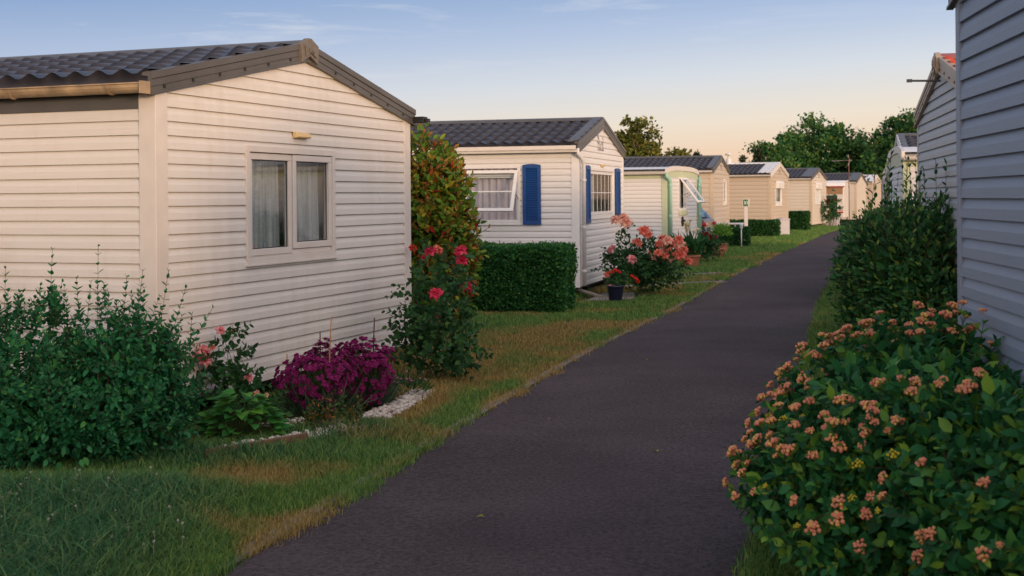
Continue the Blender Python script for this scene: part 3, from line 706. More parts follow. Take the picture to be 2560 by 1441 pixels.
        if brackets and s < 0:
            y = .25
            while y < Lg:
                pr = [(go+.062*cos(pi+pi*i/8), zg+.066*sin(pi+pi*i/8)) for i in range(9)]+[(go+.056*cos(2*pi-pi*i/8), zg+.057*sin(2*pi-pi*i/8)) for i in range(9)]
                mb = MB(); mb.prism(pr, 0, y, y+.022, lambda u, o, z, Mx=Mx: Mx(u, o, z)); y += .85; mb.build('gutter_bracket', M[gut], g)
            mb = MB(); mb.box(-gov+.005, -gov+.03, go-.06, go+.068, zg-.065, zg+.02, Mx); mb.build('gutter_end', M[gut], g)
    for (s, po) in downpipes:    # s: 0 near x=0, 1 near x=W ; po: pipe radius
        X = lambda x: x if s == 0 else W-x
        zg = zr(-ov)-.10 if not bow else ze-.12
        mb = MB()
        mb.tube([(X(-.10), -.02, zg+.03), (X(-.10), -.03, zg-.05), (X(-.05), -.06, zg-.10), (X(.02), -.085, zg-.16), (X(.045), -.09, zg-.24), (X(.045), -.09, zb+.02)], po, 10)
        for z in (1.9, 1.15, .45): mb.lathe([(po+.008, -.02), (po+.01, 0), (po+.008, .02)], 10, (X(.045), -.09, z))
        mb.build('downpipe', M[pipe], h, smooth=True)
    return h, dict(f=Mf, l=Ml, r=Mr, b=Mb, zr=zr)

def yaw_l(a): return radians(90-a)
def yaw_r(a): return radians(270-a)
def decal(h, Mf, u, z, s, mat='decal', o=.024):
    mb = MB()
    for k in range(7):
        a = k*.9; mb.box(u+s*(-.5+k/7), u+s*(-.5+k/7)+s*.08, o-.004, o, z+s*.12*sin(a*2), z+s*(.28+.16*cos(a)), Mf)
    mb.box(u-s*.5, u+s*.5, o-.004, o, z-s*.10, z-s*.04, Mf)
    return mb.build('emblem', M[mat], h)

# nearest home on the left
h1, F = make_home('mobile_home', (-2.481, 8.90), yaw_l(20.5), 4.11, 8.2, 'largest cream mobile home with dark roof and a lace-curtained double window, nearest on the left', ze=2.50, rise=.42, wall='cream', brackets=True,
                  apex='apex', holes_f=[(1.145, 2.545, 1.145, 2.035)], cw=.115)
window(h1, F['f'], 1.125, 2.565, 1.125, 2.055, M['trim'], 2, 'lace', trim=.05)
mb = MB(); mb.prism([(.02, 2.14), (.065, 2.14), (.075, 2.152), (.052, 2.188), (.02, 2.192)], 0, 1.845, 2.07, F['f']); mb.build('vent_cover', M['yellow'], h1, bevel=.005)
mb = MB(); mb.box(-.16, -.02, .045, .15, 2.385, 2.445, F['r']); mb.box(-.20, -.16, .07, .13, 2.395, 2.425, F['r']); mb.build('gutter_end', M['black'], h1, bevel=.004)

# white home with blue shutters
h2, F = make_home('mobile_home', (1.053, 20.5), yaw_l(15.6), 3.84, 8.0, 'white mobile home with navy blue shutters and an open top-hung side window', ze=2.50, rise=.47, pitch=.1, wall='white', trim='wtrim', gut='wgutter', fascia='wtrim',
                  edge=.15, round_gutter=False, holes_f=[(.81, 2.91, 1.29, 2.10)], holes_l=[(.97, 2.60, 1.22, 2.13)], downpipes=[(0, .034)], barge_d=.14)
w = window(h2, F['f'], .79, 2.93, 1.27, 2.12, M['wtrim'], 1, 'dark', bars=(5, 1))
w = window(h2, F['l'], .95, 2.62, 1.20, 2.15, M['wtrim'], 1, 'open')
mb = MB(); wavy(mb, F['l'], .97, 2.60, 1.22, 2.13, -.05, .018, .11); mb.build('curtain', M['drape'], w, smooth=True)
mb = MB(); ring(mb, F['l'], .99, 2.58, 1.24, 1.98, .03, -.02, .01); mb.box(.99, 2.58, -.02, .03, 1.98, 2.02, F['l']); mb.build('sash', M['wtrim'], w)
awning_sash(w, F['l'], .97, 2.60, 2.06, .74, radians(27), M['wtrim'], M['glass'], True)
def shutter(h, Mf, u0, u1, z0, z1):
    mb = MB(); n = 8
    arch = [(u0, z0), (u1, z0), (u1, z1-.035)]+[(u1-(u1-u0)*i/n, z1-.035+.018*sin(pi*i/n)) for i in range(1, n)]+[(u0, z1-.035)]
    mb.box(u0, u0+.055, .024, .055, z0, z1-.05, Mf); mb.box(u1-.055, u1, .024, .055, z0, z1-.05, Mf)
    mb.prism([(u0, z1-.05), (u1, z1-.05)]+arch[2:], 1, .024, .055, lambda u, o, z: Mf(u, o, z))
    mb.box(u0+.055, u1-.055, .024, .055, z0, z0+.07, Mf); mb.box(u0+.055, u1-.055, .024, .055, z1-.085, z1-.05, Mf)
    z = z0+.075
    while z < z1-.10:
        mb.prism([(.028, z+.024), (.034, z+.028), (.052, z+.004), (.046, z)], 0, u0+.055, u1-.055, lambda u, o, z_: Mf(u, o, z_)); z += .029
    mb.box(u0+.055, u1-.055, .022, .027, z0+.07, z1-.085, Mf)
    mb.build('shutter', M['blue'], h)
shutter(h2, F['l'], .60, .90, 1.19, 2.19)
shutter(h2, F['f'], .40, .76, 1.20, 2.17); shutter(h2, F['f'], 2.97, 3.40, 1.20, 2.17)
decal(h2, F['f'], 1.75, 2.48, .5, 'decal'); 
mb = MB(); mb.prism([(.02, 2.155), (.06, 2.16), (.06, 2.19), (.02, 2.20)], 0, 1.75, 1.97, F['f']); mb.build('vent_cover', M['yellow'], h2)

# pale green trimmed home with bowed roof
h3, F = make_home('mobile_home', (3.797, 31.5), yaw_l(20.5), 3.50, 7.5, 'white mobile home with pale green corners, mint downpipes and a low bowed roof', ze=2.30, rise=.085, bow=True, wall='white', trim='gtrim', barge='wgutter',
                  gut='wgutter', fascia='gtrim', holes_f=[(1.32, 2.05, 1.33, 2.06)], downpipes=[(0, .05), (1, .05)], pipe='mint', cw=.115)
w = window(h3, F['f'], 1.27, 2.10, 1.28, 2.11, M['wtrim'], 1, 'open')
awning_sash(w, F['f'], 1.30, 2.08, 2.08, .78, radians(37), M['wtrim'], M['glass'])
mb = MB(); mb.box(1.25, 2.14, .02, .06, 1.14, 1.26, F['f']); mb.build('window_box', M['gtrim'], h3, bevel=.01)
mb = MB(); mb.prism([(1.62+.10*cos(2*pi*i/16), .98+.13*sin(2*pi*i/16)) for i in range(16)], 1, .015, .05, F['f']); mb.box(1.55, 1.69, .05, .09, .93, 1.03, F['f']); mb.build('flue_vent', M['black'], h3, bevel=.005)

# beige home with a narrow slot window
h4, F = make_home('mobile_home', (6.507, 41.5), yaw_l(16.6), 4.17, 9.0, 'beige mobile home with dark roof and a slim gable window, behind the dark car', pitch=.155, wall='beige2', trim='btrim', gut='wgutter', fascia=None, edge=.20,
                  holes_f=[(2.70, 3.35, 1.38, 2.16)])
window(h4, F['f'], 2.65, 3.40, 1.33, 2.21, M['wtrim'], 1, 'dark'); decal(h4, F['f'], 2.08, 2.58, .45)
rf = [c for c in h4.children if c.name.startswith('roof')][0]
for y in (5.6, 8.2):
    mb = MB(); mb.box(1.93, 2.24, y, y+.6, 3.0, 3.10); mb.build('ridge_vent', M['dark'], rf, bevel=.02)

# beige home with white roof edges
h5, F = make_home('mobile_home', (10.307, 51.0), yaw_l(21), 4.28, 9.0, 'beige mobile home with broad white roof edges and a small white roller-shutter window', pitch=.155, wall='beige', trim='btrim', gut='wgutter', fascia=None, edge=.50, barge='pale' if False else 'wgutter', cap='wtrim',
                  holes_f=[(1.12, 2.53, 1.28, 2.0)])
w = window(h5, F['f'], 1.07, 2.58, 1.22, 2.12, M['wtrim'], 1, 'lace', trim=.1); roller_box(w, F['f'], 1.07, 2.58, 2.22, .30); decal(h5, F['f'], 2.14, 2.56, .6)
mb = MB(); mb.lathe([(.12, 0), (.12, .22), (.10, .24), (.05, .24), (.05, .38), (.16, .40), (.16, .44), (.0, .50)], 12, (2.14, 2.1, 2.95)); mb.build('chimney', M['pipe'], h5, smooth=True)

# pale home with closed shutter
h6, F = make_home('mobile_home', (14.624, 62.5), yaw_l(22.8), 4.34, 9.0, 'pale mobile home with dark roof edges and a closed white shutter, beside the grey chest', pitch=.155, wall='pale', trim='btrim', gut='wgutter', fascia=None, edge=.5,
                  holes_f=[(1.10, 2.43, 1.26, 2.08)])
w = window(h6, F['f'], 1.04, 2.49, 1.20, 2.14, M['wtrim'], 1, 'shut', trim=.12); roller_box(w, F['f'], 1.04, 2.49, 2.24, .30); decal(h6, F['f'], 2.17, 2.56, .6)

h7, F = make_home('mobile_home', (20.25, 75.3), yaw_l(23), 4.1, 9.0, 'cream mobile home with a long dark roof behind the caravan and aerial', pitch=.155, wall='pale', trim='btrim', gut='wgutter', fascia=None, edge=.5, ze=2.46, rise=.46, holes_l=[(1.02, 1.78, 1.0, 1.9)])
window(h7, F['l'], 1.0, 1.8, .98, 1.92, M['wtrim'], 1, 'dark')
make_home('mobile_home', (24.27, 86.2), yaw_l(24), 4.0, 8.0, 'far beige mobile home with white roof edge, left of the two last gables', pitch=.155, wall='beige2', trim='btrim', gut='wgutter', fascia=None, edge=.6, barge='wgutter', cap='wtrim')
make_home('mobile_home', (28.3, 98.2), yaw_l(24), 4.0, 8.0, 'farthest beige mobile home with white roof edge, last gable of the row', pitch=.155, wall='beige2', trim='btrim', gut='wgutter', fascia=None, edge=.6, barge='wgutter', cap='wtrim')

# right-hand row
g_r = 'mobile homes along the lane'
make_home('mobile_home', (2.325, 6.6), yaw_r(7.0), 4.1, 9.0, 'shaded grey-white mobile home wall close on the right, cut by the frame', zb=.41, ze=2.74, wall='shade_grey', trim='shade_grey', barge='dark', gut='gutter', cw=.05)
hr, F = make_home('mobile_home', (4.623, 14.5), yaw_r(11.5), 4.05, 9.0, 'grey-sided mobile home with red tiled roof and tan bargeboards', zb=.2, ze=2.53, rise=.42, wall='grey', trim='grey', roof='red_tile', barge='tan', cap='red_trim', gut='wgutter', apex='tan', cw=.05)
mb = MB(); mb.tube([(2.02, -.02, 2.74), (2.05, -.30, 2.745)], .012, 6); mb.box(2.03, 2.07, -.34, -.29, 2.73, 2.76); mb.build('aerial_bracket', M['dark'], hr)
h, F = make_home('mobile_home', (7.085, 24.0), yaw_r(13.4), 4.11, 8.0, 'white and pale green mobile home with curved roof edge behind the tall shrubs', ze=2.29, rise=.13, bow=True, wall='white', trim='gtrim', barge='wgutter', gut='wgutter', fascia='gtrim', pipe='wgutter', downpipes=[(0, .05)], cw=.085)
make_home('mobile_home', (9.26, 30.95), yaw_r(14), 4.1, 8.0, 'mobile home with white-edged dark roof peeping over the curved-roof home', wall='white', trim='wtrim', gut='wgutter', fascia=None, edge=.12, barge='wgutter', cap='dark')

# ------------------------------------------------------------------ grass
HOMES = [o for o in C.objects if o.name.startswith('mobile_home')]
def home_mask(x, y, pad=0.0):
    """True where a point lies under one of the homes"""
    m = np.zeros(len(x), bool)
    for h in HOMES:
        a = h.rotation_euler.z; dx = x-h.location.x; dy = y-h.location.y
        lx = dx*cos(a)+dy*sin(a); ly = -dx*sin(a)+dy*cos(a)
        m |= (lx > .1-pad) & (lx < 4.0+pad) & (ly > .12-pad) & (ly < 9)
    return m
def dryness(x, d):
    n = .55*vnoise(x*1.15, d*.8, 1)+.30*vnoise(x*2.9, d*2.2, 2)+.15*vnoise(x*8, d*7, 3)
    g = lambda cx, cd, sx, sd: np.exp(-((x-cx)/sx)**2-((d-cd)/sd)**2)
    b = .34*g(-1.35, 7.45, .85, .36)+.40*g(-.15, 12.0, .75, 1.6)+.44*g(.35, 14.8, 1.0, 2.0)+.2*g(1.5, 18.5, .5, 1.2)+.12*g(-.7, 10.9, .3, 1.2)+.2*g(2.4, 23, 2, 1.2)
    b -= .40*g(-2.3, 6.4, 1.0, .75)+.35*g(-1.9, 5.3, 1.0, .5)+.20*g(-.75, 8.7, .5, .8)+.35*g(0.0, 17.2, 1.8, .55)+.2*g(-.4, 10.1, .25, .9)
    re = np.abs(road_x(d, -1)-x); b = b+.15*np.exp(-(re/.10)**2)
    b = np.where(x > road_x(d, -1)+.5, b-.16, b); b = np.where(d > 36, b-.2, b)
    return np.clip((n+b-.53)/.24, 0, 1)
def make_grass():
    xs, ds = [], []
    def sample(n, d0, d1, pw, fx):
        u = rng.uniform(0, 1, n); e = 1-pw
        d = (d0**e+u*(d1**e-d0**e))**(1/e); lo, hi = fx(d); w = hi-lo
        keep = rng.uniform(0, 1, n) < np.clip(w/4.0, 0, 1)
        x = lo+rng.uniform(0, 1, n)*w
        xs.append(x[keep]); ds.append(d[keep])
    left = lambda d: (np.maximum(-.43*d-.2, road_x(d, -1)-4.0), road_x(d, -1)+rng.normal(-.02, .03, len(d))+.20*np.maximum(0, vnoise(d*1.7, d*0, 21)-.42)+.07*(vnoise(d*7, d*0, 22)-.4))
    sample(340000, 4.7, 34, 1.75, left)
    sample(60000, 32, 66, 1.3, lambda d: (road_x(d, -1)-4.0, road_x(d, -1)+.02))
    right = lambda d: (road_x(d, 1)+rng.normal(0.0, .03, len(d)), road_x(d, 1)+1.9)
    sample(210000, 4.6, 30, 1.75, right)
    x = np.concatenate(xs); d = np.concatenate(ds)
    ok = ~home_mask(x, d)
    def seg(ax, ad, bx, bd):
        ux, ud = bx-ax, bd-ad; t_ = np.clip(((x-ax)*ux+(d-ad)*ud)/(ux*ux+ud*ud), 0, 1); return np.hypot(x-ax-t_*ux, d-ad-t_*ud)
    for s_, r_, k_ in [((1.3, 22.7, 3.95, 24.3), .23, .03), ((1.9, 25.3, 4.55, 27.1), .23, .03), ((1.4, 20.1, 1.75, 21.4), .42, .05), ((-1.86, 8.18, -1.12, 8.95), .12, .16), ((-1.02, 9.35, -.72, 10.65), .12, .12), ((-1.5, 9.2, -1.0, 10.2), .28, .25)]:
        ok &= ~((seg(*s_) < r_*(.8+.4*vnoise(x*6, d*6, 31))) & (rng.uniform(0, 1, len(x)) > k_))
    x, d = x[ok], d[ok]; n = len(x)
    dry = dryness(x, d); dry = np.clip(dry+rng.normal(0, .14, n), 0, 1)
    longg = np.clip((-(x+1.25))*1.6, 0, 1)*np.clip((7.5-d)*1.6, 0, 1)+.8*np.exp(-((x+2.0)/.9)**2-((d-8.0)/.28)**2)+.8*np.exp(-((x+1.1)/.5)**2-((d-8.75)/.35)**2)+.5*np.exp(-((x+.62)/.16)**2-((d-10.4)/.8)**2)
    edge = home_mask(x, d, .22)
    ht = (.034+.026*rng.uniform(0, 1, n)+.02*vnoise(x*3, d*3, 9))*(1-.25*dry)+longg*(.045+.15*rng.uniform(0, 1, n)**2.5)+edge*.06*rng.uniform(0, 1, n)
    sc = np.maximum(1, d/9.0)
    w = (.0017+.0013*rng.uniform(0, 1, n))*sc*(1+.5*np.clip(longg, 0, 1)); ht *= (1+.10*(sc-1))
    a = rng.uniform(0, 2*pi, n); lean = rng.uniform(.15, .9, n)+.35*np.clip(longg, 0, 1); la = rng.uniform(0, 2*pi, n)
    P = np.stack([x, d, np.full(n, -.002)], 1); T = np.stack([np.cos(a), np.sin(a), np.zeros(n)], 1)
    Ld = np.stack([np.cos(la), np.sin(la), np.zeros(n)], 1); up = np.array([[0, 0, 1.]])
    h_ = ht[:, None]; w_ = w[:, None]; l_ = lean[:, None]
    m = P+up*h_*.6+Ld*h_*l_*.25; tip = P+up*h_*(1-.25*l_)+Ld*h_*l_*.85
    V = np.stack([P-T*w_, P+T*w_, m-T*w_*.75, m+T*w_*.75, tip], 1).reshape(-1, 3)
    tri = (np.array([(0, 1, 3), (0, 3, 2), (2, 3, 4)])[None]+(np.arange(n)*5)[:, None, None]).reshape(-1, 3)
    me = npmesh('grass', V, tri, M['blade'], attr={'dry': np.repeat(dry, 5), 'lush': np.repeat(np.clip(longg*1.2+.5*(vnoise(x*.9, d*.9, 14)-.45), 0, 1), 5)})
    tag(link('grass', me), 'mown lawn grass with straw-dry patches beside the lane', 'grass', kind='stuff')
make_grass()

# ------------------------------------------------------------------ plants
def add_mesh(name, geo, mat, parent, smooth=True):
    return link(name, npmesh(name, geo[0], geo[1], mat, smooth), None, parent)
def filt(L_, f):
    k = f(L_[0]); return tuple(a[k] for a in L_)
def joinL(*Ls): return tuple(np.concatenate([l[i] for l in Ls]) for i in range(4))
def filler(n, c, r, size, rad=(.35, .92), zmin=-.6):
    p, nn = ell_points(n, c, r, zmin, rad)
    return p, nrm(nn+rng.normal(0, .8, p.shape)), nrm(nn+rng.normal(0, .7, p.shape)+np.array([0, 0, .5])), size*rng.uniform(.7, 1.2, len(p))
def ground_ok(L_): return filt(L_, lambda p: p[:, 2] > .01)

# unit flower meshes
def petal_grid(th, ln, wd, az, cup=.25, nu=4, nv=4, ruff=0.0, z0=0.0):
    vs = []; ph = R_.uniform(0, 6)
    for j in range(nv+1):
        v = j/nv; t = th*v**.8; rad = ln*v*sin(t)+.04; z = z0+ln*v*cos(t)
        for i in range(nu+1):
            u = -1+2*i/nu; wv = wd*sin(pi*min(.98, .14+.80*v))*u
            rr = rad-cup*wd*u*u; zz = z+ruff*sin(5*u+ph)*v*wd
            vs.append((rr*cos(az)-wv*sin(az), rr*sin(az)+wv*cos(az), zz))
    fs = []
    for j in range(nv):
        for i in range(nu):
            a = j*(nu+1)+i; b = a+1; c_ = a+nu+2; d = a+nu+1
            fs += [(a, b, c_), (a, c_, d)]
    return np.array(vs), np.array(fs)
def rose_mesh(mat, seed):
    R_.seed(seed); parts = []
    for k, (th, ln, wd, n) in enumerate([(.22, .75, .32, 4), (.55, .85, .42, 5), (.95, .95, .52, 6), (1.35, 1.0, .56, 7), (1.75, .95, .55, 6)]):
        for i in range(n): parts.append(petal_grid(th+R_.uniform(-.12, .12), ln*R_.uniform(.9, 1.08), wd, 2*pi*(i+.37*k)/n+R_.uniform(-.2, .2), .35, ruff=.16))
    V, T = cat_geo(parts); return npmesh('bloom', V, T, mat, True)
def pompon_mesh(mat, seed):
    R_.seed(seed); parts = []
    for k in range(7):
        o = Vector((R_.uniform(-.6, .6), R_.uniform(-.6, .6), R_.uniform(-.1, .35)))
        for i in range(5):
            V, T = petal_grid(R_.uniform(.9, 1.35), .46, .24, 2*pi*i/5+R_.uniform(-.3, .3), .2, 3, 3, ruff=.4); parts.append((V+np.array(o), T))
    V, T = cat_geo(parts); return npmesh('flower_head', V, T, mat, True)
def ball_geo(c, r, ns=7, nr=5, sz=1.1):
    vs = []; fs = []
    for j in range(nr+1):
        t = pi*j/nr
        for i in range(ns): vs.append((c[0]+r*sin(t)*cos(2*pi*i/ns), c[1]+r*sin(t)*sin(2*pi*i/ns), c[2]-sz*r*cos(t)))
    for j in range(nr):
        for i in range(ns):
            a = j*ns+i; b = j*ns+(i+1) % ns; fs += [(a, b, b+ns), (a, b+ns, a+ns)]
    return np.array(vs), np.array(fs)
def bud_cluster(mat, seed, n=12):
    R_.seed(seed); parts = []
    for i in range(n):
        a = 2.399*i; r = .78*math.sqrt((i+.3)/n); parts.append(ball_geo((r*cos(a)+R_.uniform(-.08, .08), r*sin(a)+R_.uniform(-.08, .08), .42-.5*r*r+R_.uniform(-.06, .06)), R_.uniform(.19, .255)))
        parts.append(seg_geo([(0, 0, -.5)], [(r*cos(a), r*sin(a), .25-.4*r*r)], .03, .03, 3))
    V, T = cat_geo(parts); return npmesh('flower_cluster', V, T, mat, True)
ROSE = {k: [rose_mesh(PM[k], i+7*len(k)) for i in range(2)] for k in ('crimson', 'peach', 'coral', 'pink', 'red', 'dred')}
POMP = {k: [pompon_mesh(PM[k], i+3) for i in range(3)] for k in ('magenta', 'lilac', 'red', 'pink')}
BUD = [bud_cluster(PM['bud'], i, 11+2*i) for i in range(3)]; YBUD = [bud_cluster(PM['ybud'], i+9, 9) for i in range(2)]
def put(me, name, parent, p, r, tilt=(0, 0, 1), mat=None):
    """one flower at world point p; the parent carries no rotation"""
    o = bpy.data.objects.new(name, me); C.objects.link(o); o.parent = parent
    q = Vector(tilt).normalized().to_track_quat('Z', 'Y'); o.rotation_mode = 'QUATERNION'; o.rotation_quaternion = q
    o.location = Vector(p)-parent.location; o.scale = (r, r, r); return o
def plant(name, loc, label, cat, group=None): return empty(name, (loc[0], loc[1], 0), 0, label, cat, group)
def local(geo, t): return geo[0]-np.array(t.location), geo[1]

def shrub(t, ells, nshoot, k, ln, size, lm, wr=.27, stemr=.0022, opp=True, spread=1.1, bend=0.0, up=.55, fill=0, clip=None, zmin=-.25, t0=.12, taper=.5, stem_mat='twig', extra=(), fsize=1.0, rad=(.86, 1.02), lump=.22, back=.72):
    Ls, segs, tips, tipn = [], [], [], []
    for (c, r, wgt) in ells:
        n = int(nshoot*wgt); p, nn = ell_points(n, c, r, zmin, rad, lump); n = len(p)
        D = nrm(nn+np.array([0, 0, up])+rng.normal(0, .38, p.shape)); L_ = ln*rng.uniform(.6, 1.25, n)
        lv, sg, tip = shoots(p-D*L_[:, None]*back, D, L_, k, size, opp, spread, bend, t0, taper); Ls.append(lv); segs.append(sg); tips.append(tip); tipn.append(nn)
        if fill: Ls.append(filler(int(fill*wgt), c, np.array(r), size*fsize))
    for (p, D, L_, kk) in extra:
        p = np.array(p, float); D = np.array(D, float); lv, sg, tip = shoots(p, D, np.array(L_, float), kk, size, opp, spread, bend, t0, taper); Ls.append(lv); segs.append(sg)
    lv = ground_ok(joinL(*Ls))
    if clip is not None: lv = filt(lv, clip)
    A = np.concatenate([s[0] for s in segs]); B = np.concatenate([s[1] for s in segs])
    if clip is not None: q = clip(B); A, B = A[q], B[q]
    g = local(leaf_geo(*lv, wr=wr), t); add_mesh('foliage', g, LM[lm], t)
    # main stems from the root to the crown
    base = [];
    for (c, r, wgt) in ells:
        m = 9; stemw = min(stemr*4.5, .009); a = rng.uniform(0, 2*pi, m); s_ = np.stack([c[0]+.12*np.cos(a), np.full(m, c[1])+.12*np.sin(a), np.zeros(m)], 1)
        e_ = np.array(c)+np.stack([r[0]*.6*np.cos(a), r[1]*.6*np.sin(a), np.full(m, r[2]*.45)], 1); base.append(seg_geo(s_, e_, stemw, stemr*1.6, 5))
    add_mesh('stems', local(cat_geo([seg_geo(A, B, stemr, stemr*.8, 3)]+base), t), M[stem_mat], t)
    global TIPS; TIPS = (np.concatenate(tips), np.concatenate(tipn))
    return t

# privet bush before the nearest home
t = plant('privet_bush', (-2.75, 8.1), 'dark green privet bush with upright shoots at the corner of the nearest cream home', 'bush')
sp = [(-3.18, 8.0, .85), (-2.95, 8.15, .90), (-2.63, 8.1, .88), (-2.50, 8.2, .80), (-2.40, 8.15, .80), (-2.28, 8.25, .80), (-2.20, 8.2, .72), (-2.78, 8.2, .85), (-3.3, 8.15, .85), (-2.12, 8.2, .60), (-2.05, 8.15, .45), (-2.35, 8.0, .8), (-2.55, 8.0, .85), (-2.85, 8.0, .86), (-3.05, 8.2, .85)]
sd = [(.03, 0, 1), (.05, 0, 1), (.02, 0, 1), (.08, 0, 1), (.12, 0, 1), (.18, -.05, 1), (.30, 0, 1), (-.05, 0, 1), (0, 0, 1), (.6, -.1, 1), (.9, -.1, .9), (.05, 0, 1), (.02, 0, 1), (-.05, 0, 1), (.1, 0, 1)]
sl = [.36, .42, .46, .34, .38, .38, .36, .28, .3, .40, .34, .26, .24, .22, .24]
for _ in range(46):
    x_ = R_.uniform(-3.6, -2.05); sp.append((x_, R_.uniform(7.95, 8.3), .82 if x_ < -2.3 else .62)); sd.append((R_.uniform(-.15, .15)+(.25 if x_ > -2.4 else 0), R_.uniform(-.2, .1), 1)); sl.append(R_.uniform(.14, .30))
shrub(t, [((-3.25, 8.05, .42), (.62, .50, .52), .42), ((-2.55, 8.12, .42), (.52, .48, .52), .46), ((-2.28, 8.2, .34), (.16, .3, .36), .10), ((-2.95, 7.85, .25), (.75, .35, .34), .30)], 1050, 6, .20, .058, 'privet', wr=.27, up=.45, fill=5200, zmin=-.8, stemr=.0016,
      extra=[(sp, sd, sl, 8)], lump=.18)

# low flowering shrub in the right foreground
t = plant('snowberry_shrub', (1.9, 5.5), 'broad green shrub dotted with orange-pink bud clusters, right foreground', 'shrub')
wallx = lambda p: p[:, 0] < 2.325-.1228*(6.6-p[:, 1])-.035
SNOW = [((1.86, 5.60, .52), (.70, 1.02, .50), .60), ((1.43, 5.32, .37), (.46, .55, .34), .28), ((1.90, 4.6, .45), (.55, .65, .50), .22), ((1.93, 6.25, .50), (.30, .40, .44), .14)]
shrub(t, SNOW, 1300, 5, .19, .070, 'snow', wr=.31, up=.35, fill=8000, clip=lambda p: wallx(p) & (p[:, 2] > np.maximum(.05, .25+(1.03-p[:, 0])*.8-.05*(p[:, 1]-5.3))), zmin=-.7, stemr=.0018, spread=1.2, bend=-.12, taper=.35,
      extra=[([(2.02, 5.85, .70), (2.06, 5.75, .75)], [(.1, 0, 1), (.16, 0, 1)], [.42, .34], 6)])
cl = []
for a, b in zip(*TIPS):
    if a[0] > 2.325-.1228*(6.6-a[1])-.05 or a[2] < max(.10, .27+(1.03-a[0])*.8): continue
    if any((((a-np.array(e[0]))/(np.array(e[1])*.96))**2).sum() < 1 for e in SNOW): continue
    if b[2] < -.35 or (b[1] > .5 and b[2] < .3): continue
    cl.append((a+np.array([0, 0, .012]), nrm(b+np.array([0, -.15, .6])+rng.normal(0, .25, 3))))
rng.shuffle(cl)
cl = cl[:260]+[(np.array((2.065, 5.87, 1.13)), np.array((0, 0, 1.))), (np.array((2.12, 5.78, 1.10)), np.array((0, 0, 1.)))]
vis = [c for c in cl if abs(c[0][0])/c[0][1] < .41]; rest = [c for c in cl if abs(c[0][0])/c[0][1] >= .41]
for i, (a, b) in enumerate(vis[:100]):
    yel = R_.random() < (.34 if a[2] < .7 else .10)
    put(R_.choice(YBUD if yel else BUD), 'flower_cluster', t, a, (.022 if yel else .0265)*R_.uniform(.6, 1.35), b)
def cluster_rest(name, items, meshes, rad, t, mat):
    parts = []
    for i, (a, b) in enumerate(items):
        me = meshes[i % len(meshes)]; V = np.empty(len(me.vertices)*3); me.vertices.foreach_get('co', V); V = V.reshape(-1, 3)
        T = np.empty(len(me.loops), dtype=np.int32); me.loops.foreach_get('vertex_index', T); T = T.reshape(-1, 3)
        Rm = np.array(Vector(b).normalized().to_track_quat('Z', 'Y').to_matrix()); parts.append(((V*rad*R_.uniform(.75, 1.25))@Rm.T+np.array(a)-np.array(t.location), T))
    if parts: tag(add_mesh(name, cat_geo(parts), mat, t), kind='stuff')
cluster_rest('flower_clusters', vis[100:]+rest, BUD, .031, t, PM['bud'])

# tall shrubs on the right
CLIPR = None
for (ell, n, lab, exn) in [
    ([((3.80, 12.2, .60), (.47, .8, .72), 1.0)], 520, 'tall dark green shrub with upright leafy shoots, right against the grey home wall', 22),
    ([((4.68, 15.0, .62), (.50, .95, .68), 1.0)], 440, 'tall dark green shrub between the lane and the red-roofed home, middle of three', 18),
    ([((5.72, 18.6, .68), (.62, 1.1, .74), 1.0), ((6.0, 21.0, .55), (.6, .9, .6), .4)], 480, 'tall dark green shrub leaning out over the lane edge, farthest of three', 16)]:
    c, r, _ = ell[0]; t = plant('laurel_shrub', c, lab, 'shrub', 'tall shrubs along the right side')
    ex = ([(c[0]+r[0]*R_.uniform(-.8, .75), c[1]+r[1]*R_.uniform(-.7, .5), .80+R_.uniform(0, .25)) for _ in range(exn)], [(R_.uniform(-.12, .12), 0, 1) for _ in range(exn)], [R_.uniform(.6, 1.15) for _ in range(exn)], 14)
    shrub(t, ell, int(n*2.3), 8, .34, .105, 'laurel', wr=.22, up=.8, fill=4200, zmin=-.6, stemr=.003, opp=False, spread=1.0, extra=[ex], back=.55, taper=.4, lump=.26)

# photinia behind the corner of the nearest home
t = plant('photinia_bush', (-1.08, 14.6), 'tall round bush of green, bronze and red leaves behind the nearest home', 'bush')
shrub(t, [((-1.05, 14.6, 1.48), (.62, .62, .86), .55), ((-1.02, 14.5, 1.0), (.62, .60, .85), .45)], 820, 6, .27, .115, 'photinia', wr=.24, up=.45, fill=6000, zmin=-.8, stemr=.004, opp=False, spread=1.05, taper=.3, lump=.12)

